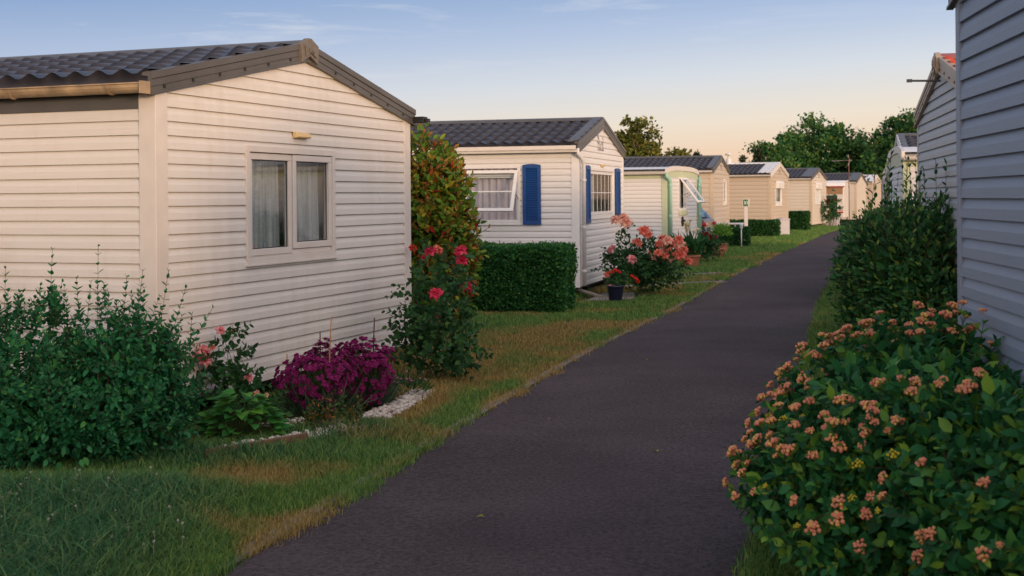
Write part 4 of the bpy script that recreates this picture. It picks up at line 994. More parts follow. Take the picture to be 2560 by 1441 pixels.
# roses
def rose_bush(name, c, label, canes, blooms, leafsize, lm='rose', group=None, low=None, rb=.055, stemr=.0035):
    """canes: list of world end points; blooms: list of (point, kind, scale)"""
    t = plant(name, c, label, 'rose bush', group); Ls, sg = [], []
    for e in canes:
        b = np.array([c[0]+R_.uniform(-.08, .08), c[1]+R_.uniform(-.08, .08), 0]); e = np.array(e, float); d = e-b; n = np.linalg.norm(d)
        bow = nrm(np.array([[R_.uniform(-1, 1), R_.uniform(-.5, .5), .2]]))[0]*.12*n
        lastp = b; K = 8
        for k in range(1, K+1):
            f = k/K; p = b+d*f+bow*sin(pi*f); sg.append((lastp, p, stemr*(1.5-f), stemr*(1.5-f)))
            if f > .2:
                for q in range(2):
                    D = nrm(np.array([[R_.uniform(-1, 1), R_.uniform(-1, 1), R_.uniform(-.2, .6)]])); L_ = np.array([leafsize*2.3*R_.uniform(.7, 1.2)])
                    lv, s2, tip = shoots(np.array([p]), D, L_, 3, leafsize, True, 1.15, -.15, .45, .15, .2); Ls.append(lv)
                    sg += [(a, b_, stemr*.4, stemr*.3) for a, b_ in zip(*s2)]
            lastp = p
    if low:
        for (ce, r, n) in low:
            p, nn = ell_points(n, ce, r, -.5, (.3, 1.0)); lv, s2, tip = shoots(p, nrm(nn+np.array([0, 0, .4])+rng.normal(0, .5, p.shape)), np.full(len(p), leafsize*2.4), 3, leafsize, True, 1.15, -.1, .3, .2, .2); Ls.append(lv)
            sg += [(a, b_, stemr*.4, stemr*.3) for a, b_ in zip(*s2)]
    lv = ground_ok(joinL(*Ls)); add_mesh('foliage', local(leaf_geo(*lv, wr=.36, fold=.12), t), LM[lm], t)
    add_mesh('stems', local(seg_geo(np.array([s[0] for s in sg]), np.array([s[1] for s in sg]), np.array([s[2] for s in sg]), np.array([s[3] for s in sg]), 4), t), M['stem'], t)
    for (p, kind, s) in blooms:
        put(R_.choice(ROSE[kind]), 'bloom', t, p, rb*s, (R_.uniform(-.5, .5), R_.uniform(-.9, -.2), R_.uniform(.4, 1)))
    return t
TH_, F_, HZ_ = .00785, 3200., -226.
def at(x, y, d):   # a point of the place seen in a survey picture at distance d
    a = x-1280; b = y-720.5; a, b = a-TH_*b, b+TH_*a
    return (a/F_*d, d, EYE-(b-HZ_)/F_*d)
bl = [(at(1150, 632, 11.3), 'crimson', 1.05), (at(1152, 655, 11.35), 'crimson', 1.0), (at(1089, 738, 11.1), 'crimson', 1.1), (at(1166, 720, 11.4), 'crimson', 1.0), (at(1076, 632, 11.5), 'crimson', 1.0), (at(1092, 626, 11.6), 'coral', .8), (at(1086, 803, 11.1), 'crimson', .7), (at(1060, 645, 11.6), 'crimson', .6), (at(1030, 622, 12.6), 'red', .7)]
rose_bush('rose_bush', (-.72, 11.35), 'tall rose bush with crimson blooms in front of the bronze-leaved bush', [b[0] for b in bl[:7]]+[at(1000, 830, 11.2), at(1190, 870, 11.2), at(1185, 900, 11.0), at(1040, 700, 11.4), at(1120, 700, 11.5), at(1150, 820, 11.2), at(1060, 780, 11.3), at(1010, 800, 11.2)], bl, .066, low=[((-.72, 11.3, .28), (.42, .3, .30), 60), ((-.72, 11.4, .7), (.28, .25, .45), 55)], rb=.066)

bl = [(at(1540, 553, 20.6), 'peach', 1.15), (at(1563, 560, 20.6), 'peach', 1.2), (at(1556, 548, 20.7), 'peach', 1.1)]
for x, y, k in [(1604, 580, 'coral'), (1618, 588, 'coral'), (1611, 577, 'coral'), (1655, 600, 'coral'), (1667, 604, 'peach'), (1678, 612, 'coral'), (1688, 622, 'coral'), (1700, 612, 'peach'), (1706, 624, 'coral'), (1656, 630, 'peach'), (1672, 634, 'coral'), (1664, 642, 'coral'), (1628, 633, 'peach'), (1636, 643, 'peach'), (1643, 634, 'coral'), (1572, 655, 'pink'), (1584, 660, 'pink'), (1577, 650, 'pink'), (1676, 648, 'peach'), (1668, 622, 'coral'), (1690, 640, 'coral'), (1718, 656, 'coral'), (1700, 640, 'coral'), (1648, 612, 'coral'), (1695, 600, 'coral'), (1530, 625, 'pink'), (1520, 690, 'coral'), (1590, 610, 'coral')]:
    bl.append((at(x, y, 20.5+R_.uniform(-.15, .5)), k, R_.uniform(.75, 1.05)))
rose_bush('rose_bush', (2.08, 20.95), 'sprawling rose bush with peach and coral blooms beside the blue-shuttered home', [b[0] for b in bl[::2]]+[at(1510, 640, 20.9), at(1515, 700, 20.8), at(1690, 700, 20.7), at(1700, 690, 20.8)], bl, .062, low=[((2.2, 21.0, .45), (.60, .5, .46), 330), ((1.75, 20.9, .48), (.32, .3, .44), 80)], rb=.098)

bl = [(at(548, 828, 9.35), 'pink', .8), (at(505, 882, 9.3), 'pink', 1.25), (at(492, 893, 9.3), 'pink', 1.0), (at(512, 905, 9.3), 'pink', 1.1), (at(620, 947, 9.3), 'pink', .8), (at(575, 828, 9.35), 'coral', .3), (at(640, 985, 9.2), 'peach', .55), (at(665, 990, 9.2), 'peach', .45), (at(470, 890, 9.3), 'coral', .6), (at(530, 870, 9.3), 'coral', .45)]
rose_bush('rose_bush', (-2.02, 9.38), 'small rose bush with pale pink blooms against the nearest home wall', [b[0] for b in bl[:6]]+[at(590, 880, 9.3), at(545, 930, 9.3), at(650, 1000, 9.2)], bl, .058, low=[((-2.05, 9.3, .22), (.20, .12, .20), 12), ((-1.85, 9.2, .10), (.25, .12, .12), 14)], rb=.052)

# carnations: a cushion of narrow blades under many purple heads
def carnation(c, r, nb, label, px_heads, z0):
    t = plant('carnation_clump', c, label, 'flower clump', 'purple carnation clumps')
    n = nb; a = rng.uniform(0, 2*pi, n); rr = np.sqrt(rng.uniform(0, 1, n))
    P = np.stack([c[0]+r[0]*.7*rr*np.cos(a), c[1]+r[1]*.7*rr*np.sin(a), np.zeros(n)], 1)
    D = nrm(np.stack([np.cos(a)*.7*rr+rng.normal(0, .35, n), np.sin(a)*.7*rr+rng.normal(0, .35, n), np.full(n, 1.0)], 1))
    g = leaf_geo(P, D, nrm(rng.normal(0, 1, (n, 3))), rng.uniform(.16, .36, n), wr=.018, curl=.30, fold=.1); add_mesh('foliage', local(g, t), LM['pink_blade'], t)
    heads = []
    p, nn = ell_points(px_heads, (c[0], c[1], z0), (r[0]*1.05, r[1]*1.1, .25), -.75, (.70, 1.12), .22)
    for q, b in zip(p, nn): heads.append((q, nrm(b+np.array([0, -.2, .5])+rng.normal(0, .2, 3))))
    base = np.array([(c[0]+R_.uniform(-.1, .1), c[1]+R_.uniform(-.1, .1), 0) for _ in heads]); mid = np.array([h[0] for h in heads])*.6+base*.4+rng.normal(0, .02, (len(heads), 3))
    add_mesh('stems', local(cat_geo([seg_geo(base, mid, .0022, .0018, 3), seg_geo(mid, np.array([h[0] for h in heads]), .0018, .0014, 3)]), t), M['stem'], t)
    for q, b in heads[:100]: put(R_.choice(POMP['magenta']), 'flower_head', t, q, R_.uniform(.028, .040), b)
    cluster_rest('flower_heads', heads[100:], POMP['magenta'], .034, t, PM['magenta'])
carnation((-1.44, 9.55), (.29, .24), 420, 'mounded clump of purple carnations beneath the lace-curtained window, nearer of two', 330, .31)
carnation((-1.16, 9.92), (.24, .23), 380, 'mounded clump of purple carnations beside the white pebbles, farther of two', 290, .28)
t = plant('garden_pinks', (-.86, 10.35), 'low plant with small pale lilac flowers at the corner of the flower bed', 'flower clump')
p, nn = ell_points(150, (-.86, 10.35, .06), (.20, .22, .14), 0, (.3, 1)); add_mesh('foliage', local(leaf_geo(p, nrm(nn+np.array([0, 0, .6])), nrm(rng.normal(0, 1, p.shape)), rng.uniform(.05, .09, len(p)), wr=.12), t), LM['rose'], t)
for k in range(24):
    q = p[k]*1.0+np.array([0, -.02, .05]); put(R_.choice(POMP['lilac']), 'flower_head', t, q, .013, (R_.uniform(-.3, .3), -.4, 1))

t = plant('dock_plant', (-1.85, 8.75), 'bright green broad-leaved weed beside the wooden bed edging', 'plant')
n = 170; a = rng.uniform(0, 2*pi, n); rr = np.sqrt(rng.uniform(0, 1, n)); P0 = np.stack([-1.86+.26*rr*np.cos(a), 8.75+.16*rr*np.sin(a), .06+.24*(1-rr**2)*rng.uniform(.5, 1.1, n)], 1)
D = nrm(np.stack([np.cos(a), np.sin(a), rng.uniform(-.1, .5, n)], 1)); Nn = nrm(np.stack([-np.cos(a)*.4, -np.sin(a)*.4-.2, np.ones(n)], 1)+rng.normal(0, .25, (n, 3)))
add_mesh('foliage', local(leaf_geo(P0, D, Nn, rng.uniform(.06, .125, n), wr=.36, curl=.25, a1=.2, a2=.55, w1=1.0, w2=.85), t), LM['dock'], t)
add_mesh('stems', local(seg_geo(np.stack([P0[:, 0]*.3-1.86*.7, P0[:, 1]*.3+8.75*.7, np.zeros(n)], 1), P0, .003, .002, 3), t), M['stem'], t)
t = plant('azalea_plant', (-1.27, 8.95), 'small green plant with a few orange leaves in front of the purple carnations', 'plant')
shrub(t, [((-1.27, 8.95, .10), (.22, .16, .14), 1.0)], 60, 6, .12, .042, 'azalea', wr=.24, up=.9, fill=60, zmin=-.2, opp=False, stemr=.0015)

# garden stakes
for (p, z, dx, lab) in [((-1.37, 9.45), .76, .03, 'tallest bamboo stake standing among the purple carnations'), ((-1.10, 9.98), .70, .02, 'grey-brown cane stake behind the farther carnation clump'), ((-1.50, 9.95), .60, 0.0, 'short thin stake between the carnations and the wall'), ((-1.70, 9.62), .47, 0.0, 'short dark stake at the left end of the carnations')]:
    mb = MB(); q = [(0, 0, -.02), (dx*.4, 0, z*.33), (dx*.5, 0, z*.66), (dx, 0, z)]; mb.tube(q, [.0065, .006, .0055, .005], 6)
    for k in (.3, .55, .8): mb.lathe([(.0062, -.004), (.0078, 0), (.0062, .004)], 6, (dx*k, 0, z*k))
    o = mb.build('garden_stake', M['bamboo'] if z > .72 or z < .5 else M['twig'], None, smooth=True); o.location = (*p, 0); tag(o, lab, 'stake', 'garden stakes')

# flower bed: soil, pebbles, edging boards
mb = MB(); poly = [(-2.35, 8.75), (-1.9, 7.98), (-1.14, 8.78), (-.66, 10.7), (-1.0, 11.6), (-1.3, 12.2)]
mb.prism(poly, 2, -.05, .012); tag(mb.build('soil', M['bed_soil']), 'dark earth of the flower bed', 'soil', kind='structure')
def pebbles(n, a, b, w, rmax=.026):
    a = np.array(a); b = np.array(b); d = b-a; q = np.array([-d[1], d[0]])/np.linalg.norm(d); parts = []
    for i in range(n):
        f = R_.random(); g = R_.uniform(-.5, .5)*w; p = a+d*f+q*g; r = R_.uniform(.4, 1)*rmax
        V, T = ball_geo((0, 0, 0), 1, 6, 4); V = V*np.array([r*R_.uniform(.8, 1.4), r*R_.uniform(.7, 1.1), r*.6])*(1+rng.normal(0, .10, (len(V), 1))); an = R_.uniform(0, 6)
        V = np.stack([V[:, 0]*cos(an)-V[:, 1]*sin(an), V[:, 0]*sin(an)+V[:, 1]*cos(an), V[:, 2]], 1); parts.append((V+np.array([p[0], p[1], .012+r*.35+R_.uniform(0, .02)]), T))
    return parts
geo = cat_geo(pebbles(330, (-1.86, 8.18), (-1.12, 8.95), .24)+pebbles(420, (-1.02, 9.35), (-.72, 10.65), .22)+pebbles(60, (-1.75, 9.0), (-1.5, 9.3), .2))
tag(link('pebbles', npmesh('pebbles', *geo, M['stone'], False)), 'white and grey pebbles spread along the flower bed edge', 'pebbles', kind='stuff')
for (a, b, h_, lab) in [((-1.91, 7.92), (-1.37, 8.47), .085, 'weathered brown edging board at the front of the flower bed'), ((-1.10, 8.86), (-.66, 10.68), .035, 'thin low edging board along the lane side of the flower bed')]:
    a = Vector((*a, 0)); b = Vector((*b, 0)); d = b-a; mb = MB(); mb.box(0, d.length, -.014, .014, -.03, h_); mb.box(.04, .085, .0145, .045, -.03, h_-.012); mb.box(d.length-.09, d.length-.045, .0145, .045, -.03, h_-.012)
    o = mb.build('edging_board', M['wood'], bevel=.004); o.location = a; o.rotation_euler = (0, 0, math.atan2(d.y, d.x)); tag(o, lab, 'board')

# clover heads in the long grass
cv = []
R_.seed(21)
ch = cat_geo([petal_grid(.5+.35*(i % 4), .55, .16, i*2.399, .2, 2, 2, z0=.05*(i % 3)) for i in range(22)]+[seg_geo([(0, 0, -7.5)], [(0, 0, .1)], .09, .07, 4)])
chm = npmesh('clover_flower', ch[0], ch[1], PM['white'], True)
for k in range(46):
    d = R_.uniform(5.55, 7.25); x = R_.uniform(-.41*d, -.41*d+1.25*R_.uniform(.6, 1)); 
    o = link('clover_flower', chm); s = R_.uniform(.014, .019); o.scale = (s, s, s); o.location = (x, d, .105+R_.uniform(0, .035)); o.rotation_euler = (R_.uniform(-.3, .3), R_.uniform(-.3, .3), R_.uniform(0, 6))
    tag(o, 'white clover flower head standing in the long grass', 'flower', 'white clover flowers in the left foreground grass')

R_.seed(33)
fl = leaf_geo(np.zeros((1, 3)), np.array([[1., 0, 0]]), np.array([[0, 0, 1.]]), np.array([1.]), wr=.32, fold=.5, curl=.3)
flm = npmesh('fallen_leaf', fl[0], fl[1], LM['photinia'], True)
for x, d in [(-.95, 6.35), (-1.02, 7.05), (-.35, 10.6), (.05, 11.9), (-.25, 12.6), (.42, 13.1), (-.6, 8.2), (.25, 9.2), (.9, 8.0), (-.15, 6.4), (1.3, 12.5), (.6, 15.9)]:
    o = link('fallen_leaf', flm); s_ = R_.uniform(.035, .06); o.scale = (s_, s_, s_); on = x > road_x(d, -1); o.location = (x, d, .034 if on else .045); o.rotation_euler = (R_.uniform(-.3, .3), R_.uniform(-.3, .3), R_.uniform(0, 6))
    tag(o, 'small fallen leaf lying on the lane or the lawn', 'leaf', 'fallen leaves')

# clipped hedges
def hedge(a, b, h_, w, n, size, lm, label, dip=0.0, sprout=30):
    a = np.array([*a, 0.]); b = np.array([*b, 0.]); Lh = np.linalg.norm(b-a); u = (b-a)/Lh; v = np.array([-u[1], u[0], 0])
    t = plant('clipped_hedge', (a[0], a[1]), label, 'hedge', 'clipped hedges')
    P = []; Nn = []
    area = [Lh*h_, Lh*h_, Lh*w, w*h_, w*h_]; tot = sum(area)
    for f, ar in enumerate(area):
        m = int(n*ar/tot); s = rng.uniform(0, 1, m); q = rng.uniform(0, 1, m); rim = rng.normal(0, .018, m)-np.abs(rng.normal(0, .03, m))
        if f < 2: sg = -1 if f == 0 else 1; p = a+u*(s*Lh)[:, None]+v*(sg*w/2)+np.array([0, 0, 1])*(q*h_)[:, None]; nn = np.tile(v*sg, (m, 1))
        elif f == 2: p = a+u*(s*Lh)[:, None]+v*((q-.5)*w)[:, None]+np.array([0, 0, h_]); nn = np.tile(np.array([0, 0, 1.]), (m, 1)); rim += .02*vnoise(s*Lh*6, q*4, 4)
        else: sg = 0 if f == 3 else 1; p = a+u*(Lh*sg)+v*((s-.5)*w)[:, None]+np.array([0, 0, 1])*(q*h_)[:, None]; nn = np.tile(u*(1 if sg else -1), (m, 1))
        # uneven trimming and softened corners
        uu = ((p-a)@u); und = .055*(vnoise(uu*3, p[:, 2]*3, 6)-.5)*2
        edge = np.maximum(0, p[:, 2]-(h_-.12))**2*4.5+np.maximum(0, .12-p[:, 2])*.5
        p = p+nn*(rim+und)[:, None]-nn*(edge if f != 2 else 0*edge)[:, None]
        if dip: p[:, 2] -= dip*(uu > Lh*.72)*(p[:, 2] > h_*.6)
        P.append(p); Nn.append(nn)
    P = np.concatenate(P); Nn = np.concatenate(Nn); m = len(P)
    D = nrm(Nn*.6+rng.normal(0, .7, P.shape)+np.array([0, 0, .3])); L1 = (P, D, nrm(Nn+rng.normal(0, .6, P.shape)), size*rng.uniform(.6, 1.25, m))
    inner = (P-Nn*rng.uniform(.04, .16, (m, 1)), nrm(rng.normal(0, 1, P.shape)), nrm(rng.normal(0, 1, P.shape)), size*1.9*np.ones(m))
    s = rng.uniform(0, 1, sprout*6); p0 = a+u*(s*Lh)[:, None]+v*(rng.uniform(-.5, .5, len(s))*w)[:, None]+np.array([0, 0, h_-.02])
    lv, sg, tip = shoots(p0, nrm(rng.normal(0, .25, p0.shape)+np.array([0, 0, 1.])), rng.uniform(.02, .09, len(s)), 5, size*.9)
    lv = ground_ok(joinL(L1, inner, lv)); add_mesh('foliage', local(leaf_geo_lo(*lv, wr=.40) if n > 100 else leaf_geo(*lv), t), LM[lm], t)
    m = 40; f = rng.uniform(.03, .97, m); p0 = a+u*(f*Lh)[:, None]+v*(rng.uniform(-.3, .3, m)*w)[:, None]
    add_mesh('stems', local(cat_geo([seg_geo(p0, p0+rng.normal(0, .06, p0.shape)*np.array([1, 1, 0])+np.array([0, 0, h_*.85]), .010, .004, 4), seg_geo(sg[0], sg[1], .0016, .0012, 3)]), t), M['twig'], t)
    return t
hedge((.80, 18.15), (-1.55, 18.80),   .93, .85, 34000, .034, 'hedge', 'square clipped hedge in front of the home with blue shutters', dip=.05)
hedge((7.52, 40.6), (6.05, 41.0), .60, .70, 8000, .045, 'hedge2', 'low clipped hedge beside the globe lamp')
hedge((10.40, 49.9), (8.45, 50.5), .64, .75, 8000, .05, 'hedge2', 'low clipped hedge left of the white storage box')
hedge((13.55, 58.5), (12.45, 58.9), .86, .80, 7000, .055, 'hedge2', 'tall square clipped hedge right of the white storage box')

# ------------------------------------------------------------------ pots
def lathe_pot(mat, r, h_, parent, lip=.02):
    mb = MB(); mb.lathe([(.0, 0), (r*.68, 0), (r*.70, .01), (r*.93, h_-.045), (r*.94, h_-.04), (r, h_-.038), (r+.004, h_-.008), (r*.97, h_), (r*.90, h_-.005), (r*.86, h_-.05), (0, h_-.05)], 28)
    return mb.build('pot', M[mat], parent, smooth=True)
def leafmound(t, c, r, n, size, lm, wr=.35, zmin=-.1):
    p, nn = ell_points(n, c, r, zmin, (.4, 1.0)); lv = (p, nrm(nn+rng.normal(0, .5, p.shape)), nrm(nn+np.array([0, 0, .6])+rng.normal(0, .4, p.shape)), size*rng.uniform(.6, 1.2, len(p)))
    add_mesh('foliage', local(leaf_geo(*lv, wr=wr), t), LM[lm], t)
t = plant('potted_geranium', (1.58, 19.7), 'dark blue pot with scarlet and magenta geraniums by the lawn edge', 'potted plant'); lathe_pot('navy', .135, .27, t)
leafmound(t, (1.62, 19.7, .36), (.16, .14, .13), 170, .05, 'rose', .48)
for x, y, k, s in [(1536, 677, 'red', 1), (1545, 681, 'red', 1.0), (1529, 681, 'red', .8), (1578, 692, 'red', .9), (1588, 699, 'red', 1), (1592, 706, 'red', .8), (1524, 716, 'pink', .8), (1532, 719, 'pink', .8)]: put(R_.choice(POMP[k]), 'flower_head', t, at(x, y, 19.65), .048*s, (0, -.5, 1))
t = plant('potted_arum', (4.12, 29.5), 'wide terracotta pot holding tall pale arum lilies beside the mint downpipe', 'potted plant'); lathe_pot('terra', .215, .27, t)
leafmound(t, (4.12, 29.6, .36), (.28, .2, .16), 160, .06, 'azalea', .2)
n = 46; a = rng.uniform(0, 2*pi, n); P0 = np.stack([4.12+.10*np.cos(a), 29.6+.08*np.sin(a), np.full(n, .28)], 1); D = nrm(np.stack([np.cos(a)*.7, np.sin(a)*.4, np.full(n, 1.0)], 1)+rng.normal(0, .15, (n, 3)))
add_mesh('foliage', local(leaf_geo(P0, D, nrm(rng.normal(0, 1, (n, 3))), rng.uniform(.35, .62, n), wr=.14, curl=.3), t), LM['calla'], t)
cv_ = []
for x, y in [(1713, 565), (1720, 568), (1711, 572), (1723, 557), (1716, 580), (1732, 585), (1741, 580)]:
    e = at(x, y, 29.6); mb = MB(); mb.lathe([(.006, -.02), (.014, .0), (.028, .05), (.052, .085), (.030, .07), (.012, .01)], 10); f = mb.build('bloom', PM['calla'], t, smooth=True); f.location = Vector(e)-t.location; f.rotation_euler = (.35, R_.uniform(-.4, .4), 0); cv_.append(e)
add_mesh('stems', local(seg_geo(np.array([(4.12, 29.6, .28)]*len(cv_)), np.array(cv_), .008, .006, 4), t), M['stem'], t)
t = plant('potted_shrub', (5.95, 36.4), 'terracotta pot with a feathery lime green bush before the low hedge', 'potted plant'); lathe_pot('terra', .19, .28, t)
leafmound(t, (5.95, 36.4, .55), (.32, .28, .30), 900, .085, 'lime', .15)
t = plant('potted_shrub', (5.40, 33.7), 'terracotta pot with dark foliage at the lane end of the green-cornered home', 'potted plant'); lathe_pot('terra', .20, .26, t)
leafmound(t, (5.35, 33.7, .34), (.26, .22, .14), 260, .06, 'rose', .3)
bl = [(at(x, y, 31.2), 'dred', s) for x, y, s in [(1755, 588, 1), (1762, 592, 1.1), (1757, 596, .8), (1773, 593, 1), (1785, 595, 1.1), (1778, 598, .9), (1764, 585, .8)]]
rose_bush('rose_bush', (4.75, 31.3), 'dark red standard rose growing between the terracotta pots', [b[0] for b in bl], bl, .07, low=[((4.72, 31.2, .30), (.28, .22, .28), 70)], rb=.075)
bl = [(at(2070, 503, 65), 'dred', 1), (at(2083, 504, 65), 'dred', 1)]
rose_bush('rose_bush', (16.15, 65.0), 'distant thin rose bush with dark red blooms before the caravan', [b[0] for b in bl]+[at(2075, 480, 65), at(2088, 500, 65)], bl, .14, low=[((16.0, 65, .7), (.35, .3, .5), 60)], rb=.16, stemr=.012)

# ------------------------------------------------------------------ small things along the lane
t = empty('garden_lamp', (7.14, 39.9, 0), 0, 'small frosted globe lamp on a thin post before the low hedge', 'garden lamp')
mb = MB(); mb.tube([(0, 0, -.05), (0, 0, .62)], .016, 8); mb.lathe([(.02, .60), (.045, .62), (.045, .655), (.03, .66)], 12); mb.build('post', M['paint'], t, smooth=True)
mb = MB(); mb.lathe([(.066*sin(pi*k/10), .715-.068*cos(pi*k/10)) for k in range(11)], 16); mb.build('lamp_globe', M['globe'], t, smooth=True)

t = empty('sign_post', (8.22, 45.0, 0), radians(-20), 'white post carrying a small green and white direction sign', 'sign')
mb = MB(); mb.box(-.055, .055, -.055, .055, -.05, 1.30); mb.build('post', M['paint'], t, bevel=.008)
mb = MB(); mb.box(-.115, .115, -.06, .07, 1.25, 1.52); bx = mb.build('sign_box', M['paint'], t, bevel=.012)
mb = MB(); mb.box(-.085, .095, -.066, -.0605, 1.27, 1.50); mb.build('sign_face', M['sign'], bx)
mb = MB(); Ms = lambda u, o, z: (u, -.0665-o, z)
mb.prism([(-.055, 1.325), (-.015, 1.385), (-.055, 1.445), (-.025, 1.445), (.02, 1.385), (-.025, 1.325)], 1, 0, .004, Ms)
mb.prism([(.010+.07*cos(a), 1.385+.085*sin(a)) for a in np.linspace(-1.1, 1.1, 9)]+[(.010+.048*cos(a), 1.385+.06*sin(a)) for a in np.linspace(1.1, -1.1, 9)], 1, 0, .004, Ms)
mb.build('arrow_symbol', M['signw'], bx)

def chest(loc, rz, w, d, h_, label, lidm, mat='plastic'):
    t = empty('storage_box', (*loc, 0), rz, label, 'storage box')
    mb = MB(); mb.box(-w/2, w/2, -d/2, d/2, 0, h_-.07)
    for k in range(5): x = -w/2+w*(k+.5)/5; mb.box(x-.02, x+.02, -d/2-.008, -d/2+.001, .06, h_-.12)
    mb.build('body', M[mat], t, bevel=.012)
    mb = MB(); mb.prism([(-d/2-.03, h_-.07), (d/2+.02, h_-.07), (d/2+.02, h_-.035), (0, h_), (-d/2-.03, h_-.045)], 0, -w/2-.025, w/2+.025, lambda u, o, z: (u, o, z)); mb.build('lid', M[lidm], t, bevel=.008)
    mb = MB(); mb.box(-.05, .05, -d/2-.05, -d/2-.028, h_-.13, h_-.075); mb.build('latch', M['plasticd'], t, bevel=.004)
chest((10.80, 52.0), radians(-55), .75, .55, .72, 'white plastic storage box against the beige home with white roof edges', 'plastic')
chest((16.55, 66.6), radians(-28), .85, .55, .60, 'grey storage chest with dark lid beside the pale shuttered home', 'plasticd')

t = empty('garden_table', (7.15, 42.3, 0), radians(70), 'white garden table behind the low hedge by the beige home', 'table')
mb = MB(); mb.box(-.7, .7, -.4, .4, .70, .73); mb.build('tabletop', M['paint'], t, bevel=.01)
for x in (-.6, .6):
    for y in (-.32, .32): mb = MB(); mb.tube([(x*1.05, y*1.1, 0), (x, y, .70)], [.022, .028], 8); mb.build('leg', M['paint'], t, smooth=True)

t = empty('television_aerial', (11.85, 45.0, 0), 0, 'thin aerial on a rusty mast rising behind the tall shrubs', 'aerial')
mb = MB(); mb.tube([(0, 0, -.05), (0, 0, 2.95)], .016, 8); mb.build('mast', M['rust'], t, smooth=True)
mb = MB(); mb.tube([(.12, 0, 2.85), (-.62, -.05, 2.82)], .011, 6)
for k in range(12): x = -.02-.05*k; mb.tube([(x, -.14, 2.84), (x, .14, 2.84)], .005, 4)
for s in (-1, 1):
    for q in (-1, 1): mb.tube([(.05, 0, 2.845), (-.06, q*.1, 2.845+s*.20)], .009, 5)
mb.build('antenna', M['alu'], t, smooth=True)

# steadying jack under the corner of the white home
mb = MB(); mb.tube([(.12, .25, .20), (.30, -.32, .01)], .030, 6); mb.box(.2, .42, -.42, -.22, .004, .03); mb.build('corner_jack', M['paving'], h2)
mb = MB(); mb.prism([(1.12, 19.85), (1.95, 20.4), (2.05, 21.6), (1.5, 21.5)], 2, -.04, .015); tag(mb.build('path', M['paving']), 'bare concrete slab under the corner of the white home', 'path', kind='structure')

# caravan at the far end
t = empty('caravan', (18.40, 71.0, 0), yaw_l(23), 'cream caravan with red stripes and a brown front band at the bend of the lane', 'caravan')
W, Lc = 2.1, 4.2
pf = [(0, .35), (W, .35), (W, 2.0), (W-.1, 2.24), (W-.4, 2.36), (.4, 2.36), (.1, 2.24), (0, 2.0)]
mb = MB(); mb.prism(pf, 1, 0, Lc); mb.build('body', M['trim'], t, bevel=.04)
mb = MB(); mb.prism([(-.06, 2.12), (.06, 2.30), (.4, 2.44), (W-.4, 2.44), (W-.06, 2.30), (W+.06, 2.12), (W+.02, 2.06), (W-.4, 2.36), (.4, 2.36), (-.02, 2.06)], 1, -.06, Lc+.06); rf = mb.build('roof', M['wtrim'], t, bevel=.01)
mb = MB(); mb.box(-.075, -.062, -.04, Lc+.04, 2.06, 2.13); mb.build('trim_strip', M['redstripe'], rf)
mb = MB(); mb.box(-.02, -.002, .05, Lc-.05, 1.68, 2.05); mb.build('front_band', M['brown'], t)
Ml_ = lambda u, o, z: (-o, u, z)
for u0, u1 in ((.35, .95), (1.5, 2.1), (2.6, 3.3)):
    mb = MB(); ring(mb, Ml_, u0, u1, .95, 1.62, .05, -.01, .03); w = mb.build('window', M['black'], t)
    mb = MB(); mb.box(u0+.05, u1-.05, .0, .012, 1.0, 1.57, Ml_); mb.build('pane', M['carglass'], w)
for z in (.62, .76): mb = MB(); mb.box(-.008, -.001, .02, Lc-.02, z, z+(.09 if z < .7 else .03)); mb.build('stripe', M['redstripe'], t)
for y in (1.8, 2.5):
    mb = MB(); mb.prism([(.30*cos(2*pi*k/16)+y, .30*sin(2*pi*k/16)+.30) for k in range(16)], 0, -.02, .16); mb.build('wheel', M['rubber'], t)

# dark hatchback parked nose-in between the homes, its tail towards the lane
t = empty('parked_car', (5.93, 38.2, 0), radians(70), 'dark plum hatchback parked between the homes with its tail lamp showing', 'car')
side = [(.03, .30), (-.02, .42), (-.03, .58), (.02, .66), (.05, .95), (2.75, .95), (3.70, .80), (3.95, .60), (3.92, .30), (3.5, .2), (.4, .2)]
mb = MB(); mb.prism(side, 0, -.84, .84); mb.build('body', M['car'], t, bevel=.06)
gl = [(.10, .93, .78), (.58, 1.40, .61), (1.1, 1.47, .60), (2.0, 1.46, .59), (2.85, .94, .76)]
mb = MB(); vs = [(s*w, y, z) for (y, z, w) in gl for s in (-1, 1)]; k = len(gl)
mb.add(vs, [(2*i, 2*i+1, 2*i+3, 2*i+2) for i in range(k-1)]+[tuple(2*i for i in range(k)), tuple(2*i+1 for i in reversed(range(k)))]); cabin = mb.build('cabin', M['car'], t, bevel=.03)
mb = MB(); mb.add([(-.66, .145, 1.00), (.66, .145, 1.00), (.545, .52, 1.36), (-.545, .52, 1.36)], [(0, 1, 2, 3)]); o = mb.build('rear_window', M['carglass'], cabin); o.location = (0, -.012, .012)
mb = MB(); mb.tube([(.0, .12, 1.03), (.25, .22, 1.13)], .012, 6); mb.build('wiper', M['black'], cabin)
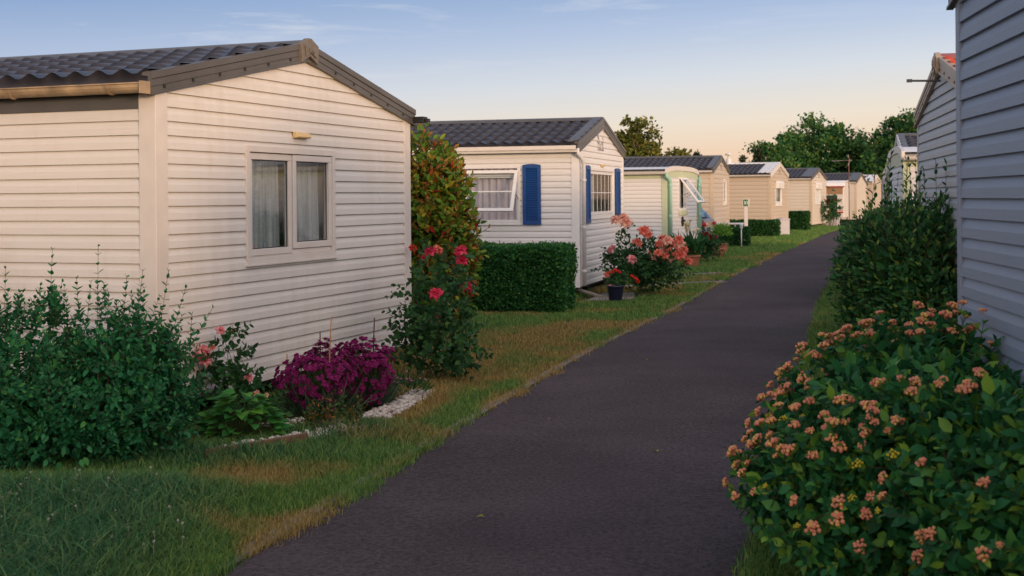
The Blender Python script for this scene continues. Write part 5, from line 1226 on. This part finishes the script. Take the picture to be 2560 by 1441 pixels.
for s in (-1, 1):
    mb = MB(); mb.add([(s*.775, .42, .99), (s*.765, 2.62, .99), (s*.605, 1.92, 1.41), (s*.612, .72, 1.40)], [(0, 1, 2, 3)]); mb.build('side_window', M['carglass'], cabin).location = (s*.012, 0, 0)
    mb = MB(); mb.box(s*.90-.08, s*.90+.08, 2.45, 2.58, .93, 1.06); mb.build('wing_mirror', M['black'], t, bevel=.03)
    mb = MB(); mb.box(s*.73-.11, s*.73+.11, -.03, .16, .74, .86); o = mb.build('tail_lamp', M['lampr'], t, bevel=.035)
    mb = MB(); mb.box(s*.73-.08, s*.73+.07, -.045, .05, .765, .835); mb.build('lens', M['lampw'], o, bevel=.02)
    for y in (.72, 3.25):
        mb = MB(); mb.prism([(y+.31*cos(2*pi*k/20), .31+.31*sin(2*pi*k/20)) for k in range(20)], 0, s*.86-.10*(s > 0), s*.86+.10*(s < 0)); wh = mb.build('wheel', M['rubber'], t, bevel=.02)
        mb = MB(); mb.prism([(y+.19*cos(2*pi*k/10), .31+.19*sin(2*pi*k/10)) for k in range(10)], 0, s*.865, s*.875); mb.build('rim', M['alu'], wh)
mb = MB(); mb.box(-.80, .80, -.07, .06, .32, .52); mb.build('bumper', M['plasticd'], t, bevel=.03)
mb = MB(); mb.box(-.24, .24, -.045, -.028, .60, .70); mb.build('number_plate', M['paint'], t, bevel=.004)

# ------------------------------------------------------------------ trees beyond the homes
def tree(name, base, top, r, label, lm='tree', n=7000, leaf=.26, clumps=70, crown_low=.25, group='trees beyond the homes', trunk_r=.16, cone=False):
    t = empty(name, (*base, 0), R_.uniform(0, 6), label, 'tree', group); t.rotation_euler = (0, 0, 0)
    zc = top*(1+crown_low)/2; rz = top*(1-crown_low)/2; cc = np.array([base[0], base[1], zc]); P, Nn = [], []
    cent, cn_ = ell_points(clumps, cc, (r, r, rz), -.95, (.45, .90), .12)
    if cone:
        f = np.clip((cent[:, 2]-(zc-rz))/(2*rz), 0, 1); cent[:, :2] = cc[:2]+(cent[:, :2]-cc[:2])*(1.05-f)[:, None]*1.1
    m = n//len(cent); lim = []
    for c in cent:
        rr = r*R_.uniform(.16, .34)*(.7 if cone else 1); p, nn = ell_points(m, c, (rr*1.15, rr*1.15, rr*.8), -.7, (.35, 1.05), .3); P.append(p); Nn.append(nn)
        lim.append(c)
    P = np.concatenate(P); Nn = np.concatenate(Nn)
    D = nrm(Nn*.5+rng.normal(0, .8, P.shape)); g = leaf_geo_lo(P, D, nrm(Nn+rng.normal(0, .6, P.shape)+np.array([0, 0, .3])), leaf*rng.uniform(.5, 1.3, len(P)), wr=.36 if not cone else .2)
    ok = P[:, 2] > .3; add_mesh('crown', local(g, t), LM[lm], t, smooth=False)
    sg = [(np.array([*base, -.1]), cc*np.array([1, 1, .55]), trunk_r, trunk_r*.75), (cc*np.array([1, 1, .55]), cc+np.array([.05, 0, rz*.75]), trunk_r*.75, trunk_r*.15)]
    for c in lim[::3]:
        s_ = cc*np.array([1, 1, .55])+np.array([0, 0, R_.uniform(0, rz)]); sg.append((s_, c, trunk_r*.35, trunk_r*.07))
    add_mesh('trunk', local(seg_geo(np.array([s[0] for s in sg]), np.array([s[1] for s in sg]), np.array([s[2] for s in sg]), np.array([s[3] for s in sg]), 7), t), M['bark'], t)
    return t
tree('olive_tree', (5.85, 60), 5.3, 1.45, 'loose olive-green tree rising right behind the white home gable', 'tree2', 5200, .20, 60, .2)
tree('olive_tree', (5.0, 61), 4.6, .95, 'smaller olive-green tree touching the white home gable edge', 'tree2', 3000, .20, 36, .2)
tree('olive_tree', (8.35, 66), 4.7, 1.35, 'low bushy olive-green tree above the dark ridge of the beige home', 'tree2', 4200, .2, 46, .1)
tree('conifer_tree', (9.55, 66), 4.6, .7, 'short pointed tree at the right end of the olive-green group', 'conifer', 2200, .2, 40, .05, cone=True)
tree('conifer_tree', (16.8, 93), 5.0, .7, 'small pointed conifer just right of the roof flue', 'conifer', 1800, .24, 36, .05, cone=True)
tree('conifer_tree', (18.3, 95), 6.1, .95, 'taller spiky conifer at the left edge of the big trees', 'conifer', 2600, .26, 46, .05, cone=True)
tree('broadleaf_tree', (21.2, 104), 6.7, 2.4, 'leftmost rounded green tree of the far tree belt', 'tree', 6500, .27, 60, .12)
tree('broadleaf_tree', (26.6, 110), 8.9, 3.4, 'largest domed green tree in the middle of the far tree belt', 'tree', 13000, .30, 110, .08)
tree('broadleaf_tree', (23.6, 108), 7.2, 2.2, 'green tree leaning on the left flank of the largest domed tree', 'tree', 7500, .28, 64, .10)
tree('broadleaf_tree', (30.0, 109), 7.5, 2.7, 'green tree on the right flank of the largest domed tree', 'tree', 8500, .28, 70, .08)
tree('broadleaf_tree', (30.4, 104), 5.8, 2.3, 'lower green tree in the dip between the two tall crowns', 'tree', 7000, .27, 60, .05)
tree('broadleaf_tree', (31.6, 104), 8.2, 2.7, 'tall green tree with golden tips left of the red roof edge', 'tree', 12000, .29, 96, .08)
tree('broadleaf_tree', (33.1, 102), 8.9, 2.8, 'tallest green tree partly cut off by the red-roofed home', 'tree', 13000, .29, 100, .08)
for x, d, h_, lab in [(26.0, 99, 2.9, 'yellow-green low bush below the largest domed tree'), (28.6, 98.5, 3.4, 'dark low bush under the trees beside the aerial'), (30.6, 98, 3.2, 'low scrub bush right of the last white gables')]:
    tree('broadleaf_tree' if False else 'scrub_bush', (x, d), h_, 1.7, lab, 'tree2', 3600, .26, 44, 0.0, 'bushes under the far trees', .08)

# unseen evergreen hedge, added behind the camera to block the low sun
t = empty('sun_blocker_hedge', (7.0, -12.1, 0), 0, 'unseen tall evergreen hedge added to block the low sun', 'hedge')
SH_H = 3.75
u = np.array([.866, .5, 0]); v = np.array([.5, -.866, 0]); n = 15000
s = rng.uniform(-9, 16, n); q = rng.uniform(0, 1, n); w_ = rng.normal(0, .35, n); hh = SH_H+.55*(vnoise(s*.9, s*0, 8)-.5)*2
P = np.array([7.0, -12.1, 0])+u*s[:, None]+v*w_[:, None]+np.array([0, 0, 1])*(q*hh)[:, None]
lv = (P, nrm(rng.normal(0, 1, P.shape)), nrm(rng.normal(0, 1, P.shape)), .55*rng.uniform(.6, 1.3, n)); add_mesh('foliage', local(leaf_geo_lo(*lv, wr=.35), t), LM['conifer'], t)
s = np.linspace(-8.8, 15.8, 30); A = np.array([7.0, -12.1, 0])+u*s[:, None]; add_mesh('stems', local(seg_geo(A, A+np.array([0, 0, SH_H*.8]), .10, .03, 6), t), M['bark'], t)
